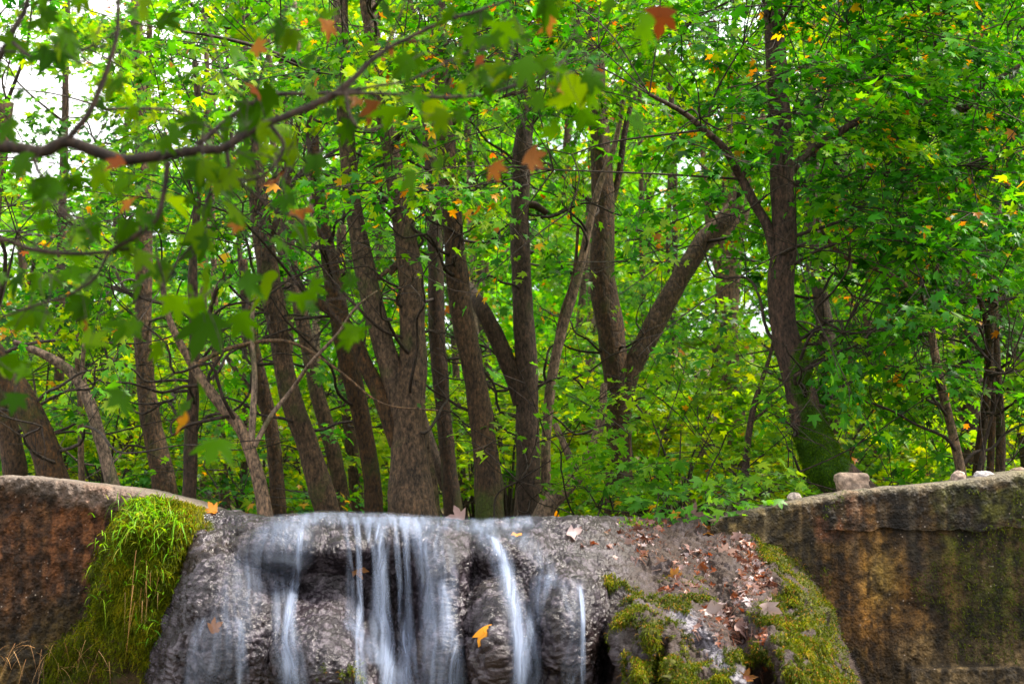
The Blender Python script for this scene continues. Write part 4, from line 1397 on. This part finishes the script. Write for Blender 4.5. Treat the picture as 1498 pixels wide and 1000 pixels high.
# ------------------------------------------------------------------ leafy sprays, shared out among the trees
DFRONT = np.array([
    [1.2, .9, 1.1, 1.4, 1.7, 2.3, 2.0, 2.2, 2.5, 2.8, 3.2, 3.4, 3.4, 3.4, 3.4],
    [.6, .5, .9, 1.2, 1.7, 2.1, 1.7, 1.8, 2.0, 2.1, 2.6, 3.0, 3.2, 3.4, 3.4],
    [.6, .5, .6, .7, 1.6, 2.4, 2.0, 1.2, 1.0, .9, 1.0, 1.0, 2.6, 3.2, 3.2],
    [.8, .8, .6, .6, 1.1, 1.8, 1.6, .6, .4, .35, .4, .7, 2.5, 3.0, 3.0],
    [.8, .8, .5, .25, .15, .1, .1, .15, .2, .15, .2, .3, 1.9, 2.2, 2.0],
    [.6, .5, .3, .12, .0, .0, .0, .05, .15, .25, .6, .2, 1.4, 1.5, 1.1],
    [.2, .2, .1, .05, .0, .0, .0, .25, 1.5, 2.2, 2.4, .8, 1.0, 1.0, .7],
    [.05, .1, .1, .1, .0, .0, .0, .2, 1.6, 2.6, 2.8, .9, .9, .8, .5]])
DMID = np.array([
    [1.0, .9, 1.1, 1.6, 1.8, 2.0, 1.9, 2, 2.2, 2.4, 2.4, 2.6, 2.6, 2.6, 2.6],
    [.35, .45, 1.0, 1.6, 1.8, 2.0, 2, 2, 2.2, 2.4, 2.4, 2.6, 2.6, 2.6, 2.6],
    [.8, .7, .8, 1., 1.6, 2, 2, 2, 2, 2, 2, 2.2, 2.4, 2.6, 2.6],
    [1.6, 1.6, 1.6, 1.4, 1.7, 1.8, 1.8, 1.8, 1.8, 1.8, 1.8, 2, 2.4, 2.4, 2.4],
    [1.6, 1.6, 1.6, 1.5, 1.5, 1.3, 1.3, 1.5, 1.6, 1.6, 1.8, 2, 2.2, 2.2, 2.2],
    [1.2, 1.2, 1.3, 1.3, 1.2, 1.1, 1.1, 1.3, 1.6, 1.8, 2, 1.6, 1.8, 1.8, 1.8],
    [.8, .8, 1.0, 1.1, 1.1, 1.0, 1.0, 1.2, 1.6, 1.8, 2, 1.3, 1.4, 1.4, 1.4],
    [.7, .7, 1.0, 1.0, 1.0, 1.0, 1.0, 1.2, 1.4, 1.6, 1.6, 1.2, 1.4, 1.4, 1.4]])


def dens_at(Dm, px, py):
    gx = np.clip(px / 100 - .5, 0, 13.999)
    gy = np.clip(py / 100 - .5, 0, 6.999)
    i, j = gy.astype(int), gx.astype(int)
    fy, fx = gy - i, gx - j
    return (Dm[i, j] * (1 - fy) * (1 - fx) + Dm[i + 1, j] * fy * (1 - fx) + Dm[i, j + 1] * (1 - fy) * fx + Dm[i + 1, j + 1] * fy * fx)


def scatter(Dm, n, y0, y1):
    px = rng.uniform(-140, 1640, n)
    py = rng.uniform(-150, 770, n)
    Y = rng.uniform(y0, y1, n)
    d = dens_at(Dm, px, py)
    cl = fbm(P(px, py, Y) * np.array([.75, .55, 1.2]), 3)            # clumps and gaps
    keep = rng.random(n) < d / 3.4 * np.clip((cl - .30) * 3.4, 0, 1.15)
    return P(px[keep], py[keep], Y[keep])


def off_trunks(p, keep=.10, ymin=225):
    """Few leafy shoots grow straight in front of the big boles."""
    px, py = unproj(p)
    ok = np.ones(len(p), bool)
    for t in TREES:
        if t['Y'] > 14.3:
            continue
        for w, r in t['paths']:
            c = spline(np.column_stack([w, r]), 5)
            if c[:, 3].max() < .07:
                continue
            tx, ty = unproj(c[:, :3])
            d = np.hypot(px[:, None] - tx[None], py[:, None] - ty[None]) - (c[:, 3] * FPX / c[:, 1])[None]
            near_ = (d.min(1) < 34) & (py > ymin) & ~((px > 780) & (px < 1120) & (py > 600)) & (p[:, 1] < t['Y'] + .3)
            ok &= ~near_ | (rng.random(len(p)) < np.where(py < 370, .55, keep))
    return p[ok]


def tree_anchor(t, p):
    """Point on the tree's wood from which a branch to p could grow."""
    best = None
    for w, r in t['paths']:
        c = w
        d = np.linalg.norm((c - p) * np.array([1, 1, .55]), axis=1) + np.where(c[:, 2] > p[2] + .3, 3, 0)
        k = int(d.argmin())
        if best is None or d[k] < best[0]:
            best = (d[k], c[k], r[k])
    return best


def assign(points, y_lo, y_hi):
    cand = [t for t in TREES if t['leafy'] > 0 and y_lo <= t['Y'] <= y_hi]
    for p in points:
        best, bt = 1e9, None
        for t in cand:
            d = min(np.linalg.norm((w - p) * np.array([1, .8, .6]), axis=1).min() for w, r in t['paths']) / (t['leafy'] ** .7)
            if d < best:
                best, bt = d, t
        bt['sprays'].append(p)


front = off_trunks(scatter(DFRONT, 3600, 9.2, 13.2))
fpx, fpy = unproj(front)
low = ((fpy > 560) & (fpx > 690)) | (fpy > 640)
for p in front[low]:
    bt = min(BUSHES, key=lambda b: abs(b['base'][0] - p[0]) + .5 * abs(b['base'][1] - p[1]))
    bt['sprays'].append(p)
assign(front[~low], 10, 14.1)
assign(scatter(DMID, 4200, 14.5, 25), 14.5, 25)


def crown(t, lodcut=12.6, name='crown', leafm=None, old=.035, hue=0.0):
    if not t['sprays']:
        return
    pts = np.array(t['sprays'])
    mb = MB()
    left = list(range(len(pts)))
    # gather sprays into boughs, run a bough out to each, and twigs to every spray
    while left:
        seed = left[0]
        dist = np.linalg.norm(pts[left] - pts[seed], axis=1)
        grp = [left[i] for i in np.argsort(dist)[:9] if dist[i] < 1.5]
        left = [i for i in left if i not in grp]
        cen = pts[grp].mean(0)
        if 'paths' in t:
            _, a, ra = tree_anchor(t, cen)
        else:
            a, ra = t['base'] + np.array([rng.normal(0, .1), rng.normal(0, .1), 0]), .02
        hub = cen * .72 + a * .28
        mid = (a + hub) * .5 + np.array([rng.normal(0, .1), rng.normal(0, .1), rng.uniform(-.02, .22)])
        Lb = np.linalg.norm(hub - a)
        r0 = min(ra * .42, .010 + .010 * Lb)
        c = spline(np.array([a, mid, hub]), 5)
        tube(mb, c, np.linspace(r0, .0055, len(c)), 6, 1, cap=False)
        for i in grp:
            p = pts[i]
            dd = p - hub
            m2 = (hub + p) * .5 + rng.normal(0, .05, 3)
            tube(mb, spline(np.array([hub, m2, p]), 3), np.linspace(.006, .0035, 7), 4, 1, cap=False)
            out = norm(dd + np.array([rng.normal(0, .5), rng.normal(-.25, .5), rng.normal(-.05, .18)]))
            far = p[1] > lodcut
            spray(mb, p, out, rng.uniform(.5, .95) * (1.2 if p[1] > 17 else 1), int(rng.integers(52, 78)), .070 if p[1] < 14.2 else .095, 'far' if p[1] > 14.2 else 'mid', 0, 1, t.get('hue', 0) + hue, p[1] < 18, old)
    if 'paths' in t and t['leafy'] >= .5 and t['Y'] < 18:
        for q in range(int(5 + 5 * t['leafy'])):              # thin, mostly bare side branches
            w, r = t['paths'][0]
            c = spline(np.column_stack([w, r]), 6)
            k = int(rng.integers(len(c) // 4, len(c) - 2))
            b = c[k, :3]
            an = rng.uniform(0, 6.28)
            d = np.array([math.cos(an), math.sin(an) * .8 - .25, rng.uniform(.1, .8)])
            L = rng.uniform(.8, 2.2)
            n = 7
            stp = d[None] + rng.normal(0, .45, (n, 3)) * np.array([1, 1, .8])
            pts_ = b + np.vstack([np.zeros(3), np.cumsum(norm(stp) * L / n, 0)])
            r0 = min(c[k, 3] * .4, .016)
            cc = spline(pts_, 3)
            tube(mb, cc, np.linspace(r0, .003, len(cc)), 5, 1, cap=False)
            for j in range(2, n + 1):
                d2 = norm(stp[j - 1] + rng.normal(0, .8, 3))
                l2 = L * rng.uniform(.12, .4)
                e2 = pts_[j] + d2 * l2
                tube(mb, spline(np.array([pts_[j], pts_[j] + d2 * l2 * .5 + rng.normal(0, .04, 3), e2]), 3), np.linspace(.005, .0018, 7), 3, 1, cap=False)
                e3 = pts_[j] + d2 * l2 * .6 + norm(d2 + rng.normal(0, .8, 3)) * l2 * .5
                tube(mb, np.array([pts_[j] + d2 * l2 * .6, e3]), [.0028, .0014], 3, 1, cap=False)
    o = mb.build(name, [leafm or M_LEAF, M_TWIG], t['root'], t['base'])
    return o


for t in TREES:
    if t['Y'] < 14.3:
        for w, r in t['paths']:
            c = spline(np.column_stack([w, r]), 12)
            tx, ty = unproj(c[:, :3])
            k = (c[:, 3] > .03) & (ty > (120 if t is TREES[0] else 215))
            BOLES.append(np.column_stack([tx, ty, c[:, 3] * FPX / c[:, 1], c[:, 1]])[k])
BOLES[:] = [np.concatenate(BOLES)]
for t in TREES:
    crown(t)
for i, b in enumerate(BUSHES):
    px_, _ = unproj(b['base'])
    if len(b['sprays']) < 6:
        for k in range(10):
            b['sprays'].append(b['base'] + np.array([rng.normal(0, .5), rng.normal(0, .5), rng.uniform(.15, .9)]))
    crown(b, name='foliage', leafm=M_BUSHLEAF, hue=(.12 if i == 7 else -.12 if i == 8 else 0))

# ------------------------------------------------------------------ the wood behind: whole trees, repeated
def proto_tree(kind):
    base = np.zeros(3)
    root = empty('distant_tree', base)
    h = (13, 16, 11, 9)[kind]
    k = np.linspace(0, 1, 7)
    ph = rng.uniform(0, 6)
    c = np.column_stack([np.sin(k * 3 + ph) * .5 - math.sin(ph) * .5, np.cos(k * 2.4 + ph) * .4 - math.cos(ph) * .4, k * h * .95 - .5])
    mb = MB()
    tube(mb, spline(c, 5), np.linspace(.17, .04, 31), 10, 0, .12)
    mb.build('trunk', M_BARK, root)
    mb = MB()
    nb = (15, 18, 13, 11)[kind]
    for b in range(nb):
        u = (b + .5) / nb
        z = h * (.12 + .88 * u)
        rad = (2.9 if u < .75 else 1.8) * rng.uniform(.4, 1)
        an = b * 2.4 + rng.normal(0, .3)
        ct = np.array([math.cos(an) * rad, math.sin(an) * rad, z])
        a = c[min(int(u * 6), 6)]
        tube(mb, np.array([a, (a + ct) / 2 + [0, 0, .2], ct]), [.05, .03, .012], 5, 1, cap=False)
        n = 900
        q = rng.normal(0, 1, (n, 3))
        q = norm(q) * rng.random((n, 1)) ** .45 * np.array([1.7, 1.7, .95]) * rng.uniform(.8, 1.15)
        pos = ct + q
        keep = fbm(pos * 1.5 + 20, 2) > .48
        pos = pos[keep]
        n = len(pos)
        tip = rng.normal(0, 1, (n, 3))
        tip[:, 2] -= .6
        nr = np.array([0, 0, 1.]) + rng.normal(0, .55, (n, 3))
        r = np.clip(rng.beta(2.4, 2, n) * .92, .01, .94)
        r = np.where(rng.random(n) < .02, rng.uniform(.95, 1, n), r)
        add_leaves(mb, pos, tip, nr, rng.uniform(.13, .22, n), 'far', 0, r)
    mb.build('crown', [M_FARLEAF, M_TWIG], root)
    return root


protos = [proto_tree(k) for k in range(4)]
LAB_FAR = ['slender distant tree in the pale green depth of the wood', 'tall distant tree with a full crown deep in the wood', 'broad distant tree among the leafy background', 'low distant tree filling the gap under taller crowns']
spots = []
for Y, step, kinds in ((28, 6.4, (0, 2, 3)), (34, 6.2, (0, 1, 2)), (41, 5.2, (1, 0, 2)), (51, 6.0, (1, 0)), (64, 7.5, (1, 0)), (82, 9.0, (1, 1))):
    half = .40 * Y + 3
    x = -half
    while x < half:
        spots.append((x + rng.normal(0, step * .22), Y + rng.normal(0, 1.6), kinds[int(rng.integers(len(kinds)))]))
        x += step
used = set()
for x, y, k in spots:
    pxs_ = 749 + FPX * x / y
    if pxs_ < 480 and y > 24:
        k = 3 if pxs_ < 240 else k
        if y > 56 and pxs_ < 240:
            continue
    o = protos[k] if k not in used else copy_tree(protos[k])
    used.add(k)
    s = rng.uniform(.85, 1.15)
    o.location = (x, y, float(ground_z(x, y)))
    o.rotation_euler = (0, 0, rng.uniform(0, 6.28))
    o.scale = (s, s, s * rng.uniform(.9, 1.1) * (.7 if pxs_ < 230 else 1))
    tag(o, LAB_FAR[k], 'tree', 'distant trees filling the wood')
for k in range(4):
    if k not in used:
        for ch in list(protos[k].children):
            bpy.data.objects.remove(ch)
        bpy.data.objects.remove(protos[k])

# young undergrowth between the trunks
def proto_shrub():
    root = empty('undergrowth_shrub', (0, 0, 0))
    mb = MB()
    for b in range(9):
        an, rd = b * 2.4, rng.uniform(.1, .9)
        ct = np.array([math.cos(an) * rd, math.sin(an) * rd, rng.uniform(.3, 1.6)])
        tube(mb, np.array([[0, 0, -.1], ct * [.4, .4, .6], ct]), [.02, .012, .006], 4, 1, cap=False)
        for q in range(3):
            spray(mb, ct + rng.normal(0, .25, 3), np.array([math.cos(an + q), math.sin(an + q), .1]), rng.uniform(.5, .9), 44, .095, 'far', 0, 1, -.05, True, .02)
    mb.build('foliage', [M_UNDER, M_TWIG], root)
    return root


ps = [proto_shrub() for _ in range(3)]
k = 0
for Y, n in ((15.5, 9), (18.5, 12), (22, 14), (26, 15)):
    for i in range(n):
        x = (-.40 + .80 * (i + .5) / n) * Y + rng.normal(0, .4)
        o = ps[k] if k < 3 else copy_tree(ps[k % 3])
        k += 1
        y = Y + rng.normal(0, .8)
        s = rng.uniform(.8, 1.35)
        o.location = (x, y, float(ground_z(x, y)))
        o.rotation_euler = (0, 0, rng.uniform(0, 6.28))
        o.scale = (s, s, s)
        tag(o, 'fresh green undergrowth shrub between the trunks of the wood', 'shrub', 'undergrowth shrubs')

# ------------------------------------------------------------------ the near tree whose boughs hang across the upper left
NY = 3.6
nb_ = P(-330, 500, NY)
nb_[2] = 0.0
near = tag(empty('overhanging_tree', nb_), 'near tree reaching blurred dark boughs and large leaves across upper left', 'tree')
mb = MB()
tp = np.array([[nb_[0] - .1, NY, -.2], [nb_[0], NY, 1.0], [nb_[0] + .05, NY, 2.2], [nb_[0] - .05, NY + .05, 3.2], [nb_[0] - .1, NY + .1, 4.6]])
tube(mb, spline(tp, 8), np.linspace(.17, .09, 33), 18, 0, .12)
mb.build('trunk', M_BARK, near, nb_)
random.seed(5)
rng = np.random.default_rng(5)
BOUGHS = [
    [(-325, 260, 36), (-150, 225, 30), (0, 215, 23), (60, 222, 22), (98, 207, 22), (150, 226, 22), (190, 233, 20), (240, 226, 19), (290, 219, 18), (330, 215, 16), (372, 188, 14), (430, 165, 13), (486, 140, 12),
     (520, 112, 10), (545, 88, 9), (585, 62, 8), (650, 32, 7), (700, 16, 6), (750, 0, 5), (800, -20, 4)],
    [(486, 138, 8), (540, 136, 6), (600, 139, 6), (645, 143, 6), (700, 140, 5), (750, 126, 5), (790, 112, 4), (822, 90, 4), (850, 60, 3.4), (885, 40, 3), (930, 2, 3)],
    [(486, 138, 7), (540, 128, 5), (600, 117, 4.5), (650, 92, 4), (690, 76, 3.4), (740, 62, 3)],
    [(290, 212, 11), (330, 178, 10), (368, 152, 9), (400, 138, 8), (450, 136, 7), (500, 133, 5)],
    [(100, 202, 12), (128, 168, 11), (150, 120, 10), (163, 80, 9), (172, 40, 8), (172, -20, 7)],
    [(246, 236, 11), (240, 280, 10), (228, 318, 9), (192, 350, 8), (160, 370, 7), (140, 405, 6), (100, 432, 5), (40, 452, 4.5), (0, 466, 4)],
    [(-325, 190, 24), (-120, 150, 18), (-20, 100, 14), (5, 75, 12), (18, 48, 11), (34, 20, 9), (46, -20, 8)],
    [(-325, 330, 22), (-120, 345, 14), (0, 350, 9), (40, 361, 9), (85, 369, 8), (140, 370, 7), (192, 364, 5)],
    [(332, 224, 8), (336, 250, 7), (345, 262, 6), (310, 280, 6), (296, 320, 5), (288, 350, 5), (262, 380, 4.5), (240, 418, 4), (200, 440, 3.5), (160, 470, 3)],
    [(345, 262, 6), (372, 282, 5.5), (405, 308, 5), (440, 322, 4), (450, 355, 3)],
    [(395, 182, 8), (414, 210, 7), (406, 236, 6), (380, 258, 5.5), (345, 264, 5)],
    [(18, 62, 6), (50, 84, 5.5), (90, 84, 5), (135, 68, 4.5), (170, 45, 4)],
    [(48, 226, 7), (56, 250, 6), (74, 272, 5), (84, 300, 4), (110, 325, 3)],
    [(148, 160, 6), (210, 158, 5.5), (265, 166, 5), (310, 190, 5), (330, 206, 5)],
    [(228, 316, 5), (226, 350, 4), (234, 390, 4), (240, 420, 4), (236, 470, 3)],
    [(700, 140, 3), (716, 156, 3), (705, 175, 2.5), (690, 200, 2)], [(505, 134, 6), (515, 175, 5), (540, 190, 4), (575, 178, 4), (600, 190, 3)], [(560, 78, 5), (575, 45, 4.5), (590, 10, 4), (600, -20, 3.5)],
    [(340, 205, 6), (372, 160, 4), (330, 120, 4), (318, 80, 3.5), (300, 30, 3), (290, -10, 3)],
    [(372, 155, 5), (382, 110, 4), (400, 60, 3.5), (420, 10, 3)],
]
for k in range(46):                        # wiry side twigs off the boughs
    st = BOUGHS[int(rng.integers(0, 14))]
    j = int(rng.integers(len(st) // 2, len(st)))
    x0, y0, w0 = st[j]
    an = rng.uniform(-.9, .9) + (0 if rng.random() < .7 else math.pi)
    L = rng.uniform(60, 170)
    tw = []
    for q in range(6):
        tw.append((x0, y0, max(1.6, min(w0 * .5, 4.5) * (1 - q * .15))))
        an += rng.normal(0, .45)
        x0, y0 = x0 + math.cos(an) * L / 5, y0 + math.sin(an) * L / 5 + 4
    BOUGHS.append(tw)
bough_pts = []
for st in BOUGHS:
    a = np.array(st, float)
    back = rng.normal(0, .12) + .25 * sstep(300, 900, a[:, 0])
    w = P(a[:, 0], a[:, 1], NY + back)
    if a[0, 0] < -300:
        w[0] = tp[2] + np.array([.02, 0, (0.25 if a[0, 1] < 300 else -.15)])
    r = a[:, 2] * .43 * (NY + back) / FPX
    mb = MB()
    c = spline(np.column_stack([w, r]), 7)
    c[:, 2] += (fbm(c[:, :3] * 9, 3) - .5) * .012
    tube(mb, c[:, :3], np.maximum(c[:, 3], .001), 9, 0, .15)
    mb.build('bough', M_TWIG, near, nb_)
    bough_pts.append(c[:, :3])
ALLB = np.concatenate(bough_pts)

mb = MB()


def hang(mb, px, py, spx, hue, mat_lod='near', Yo=None):
    """One leaf on its stalk and twig, hanging from the nearest bough."""
    Y = NY + rng.normal(.05, .22) if Yo is None else Yo
    p = P(px, py, Y)
    size = spx * Y / FPX
    az = rng.normal(0, .7)
    tip = np.array([[math.sin(az) * .9, -.2 + rng.normal(0, .6), -.65 + rng.normal(0, .35)]])
    nr = np.array([[rng.normal(0, .8), -.6, .6 + rng.normal(0, .5)]])
    b0 = p - norm(tip)[0] * size * .45
    add_leaves(mb, b0[None], tip, nr, np.array([size]), 'near', 0, np.array([hue]), 1.3)
    k = np.linalg.norm(ALLB - b0 - np.array([0, 0, .06]), axis=1).argmin()
    q = ALLB[k]
    m_ = (q + b0) / 2 + np.array([rng.normal(0, .02), rng.normal(0, .02), .03])
    tube(mb, spline(np.array([q, m_, b0 + norm(tip)[0] * size * .2]), 4), np.linspace(.0018, .0007, 9), 4, 1, cap=False)


GL = [(60, 30, 75), (18, 70, 60), (205, 20, 70), (285, 85, 88), (92, 66, 60), (340, 80, 78), (245, 30, 80), (590, 100, 80), (655, 22, 70), (692, 112, 76), (724, 92, 60), (570, 165, 80), (850, 62, 70),
      (938, 52, 92), (832, 140, 86), (868, 145, 70), (778, 108, 74), (800, 70, 60), (150, 262, 76), (258, 296, 88), (300, 352, 76), (382, 430, 105), (345, 400, 90), (490, 380, 95), (62, 372, 64), (182, 476, 88),
      (292, 482, 110), (118, 470, 84), (142, 505, 70), (22, 545, 80), (182, 592, 76), (292, 580, 66), (312, 650, 86), (270, 600, 60), (420, 292, 70), (438, 205, 80), (640, 250, 66), (528, 62, 80), (480, 20, 70),
      (600, 40, 60), (560, 18, 70), (36, 130, 70), (120, 110, 60), (130, 340, 60), (60, 300, 60), (20, 410, 80), (80, 500, 60), (250, 440, 80), (330, 300, 70), (360, 480, 70), (200, 420, 66), (410, 50, 66),
      (640, 180, 60), (720, 180, 60), (760, 40, 64), (20, 250, 50), (300, 250, 60), (170, 560, 60), (230, 520, 56), (20, 590, 60), (60, 450, 66), (440, 440, 60), (700, 40, 60), (450, 90, 60)]
for k in range(26):                       # the crown goes on unseen above the picture, added to shade the boughs
    yb_ = NY + rng.uniform(-.8, 1.2)
    b = np.array([rng.uniform(-2.6, .6), yb_, ZC + yb_ * .39 + rng.uniform(.3, 1.3)])
    spray(mb, b, np.array([rng.normal(.3, .5), rng.normal(-.1, .5), .05]), .6, 34, .13, 'mid', 0, 1)
for x, y, s in GL:
    if rng.random() > .22:
        hang(mb, x, y, s * .62, float(rng.uniform(.1, .85)))
for k in range(210):
    b = ALLB[int(rng.integers(len(ALLB)))]
    px_, py_ = unproj(b)
    if px_ < -200:
        continue
    hang(mb, px_ + rng.normal(0, 40), py_ + rng.normal(18, 30), rng.uniform(20, 48), float(rng.uniform(.05, .9)))
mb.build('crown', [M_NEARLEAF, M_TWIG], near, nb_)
for x, y, s, h_ in ((380, 70, 46, .4), (374, 132, 60, .25), (190, 300, 52, .4), (440, 312, 40, .2), (402, 268, 46, .15), (796, 36, 60, .35), (966, 34, 66, .08), (785, 236, 50, .08), (722, 250, 44, .2), (542, 168, 60, .12),
                    (570, 76, 24, .1), (165, 242, 46, .12), (520, 150, 40, .15), (262, 622, 44, .55), (700, 92, 30, .3), (480, 45, 50, .2), (128, 480, 40, .1), (820, 130, 30, .2), (345, 335, 30, .3)):
    mb = MB()
    hang(mb, x, y, s * .66, h_)
    for lst in (mb.f3, mb.f4):
        for k_, (f_, m_, r_) in enumerate(lst):
            lst[k_] = (f_, m_, np.full(len(f_), h_) if m_ == 0 else r_)
    o = mb.build('withered_leaf', [M_WITHER, M_TWIG], near, nb_)
    o['label'] = 'withered orange brown leaf'
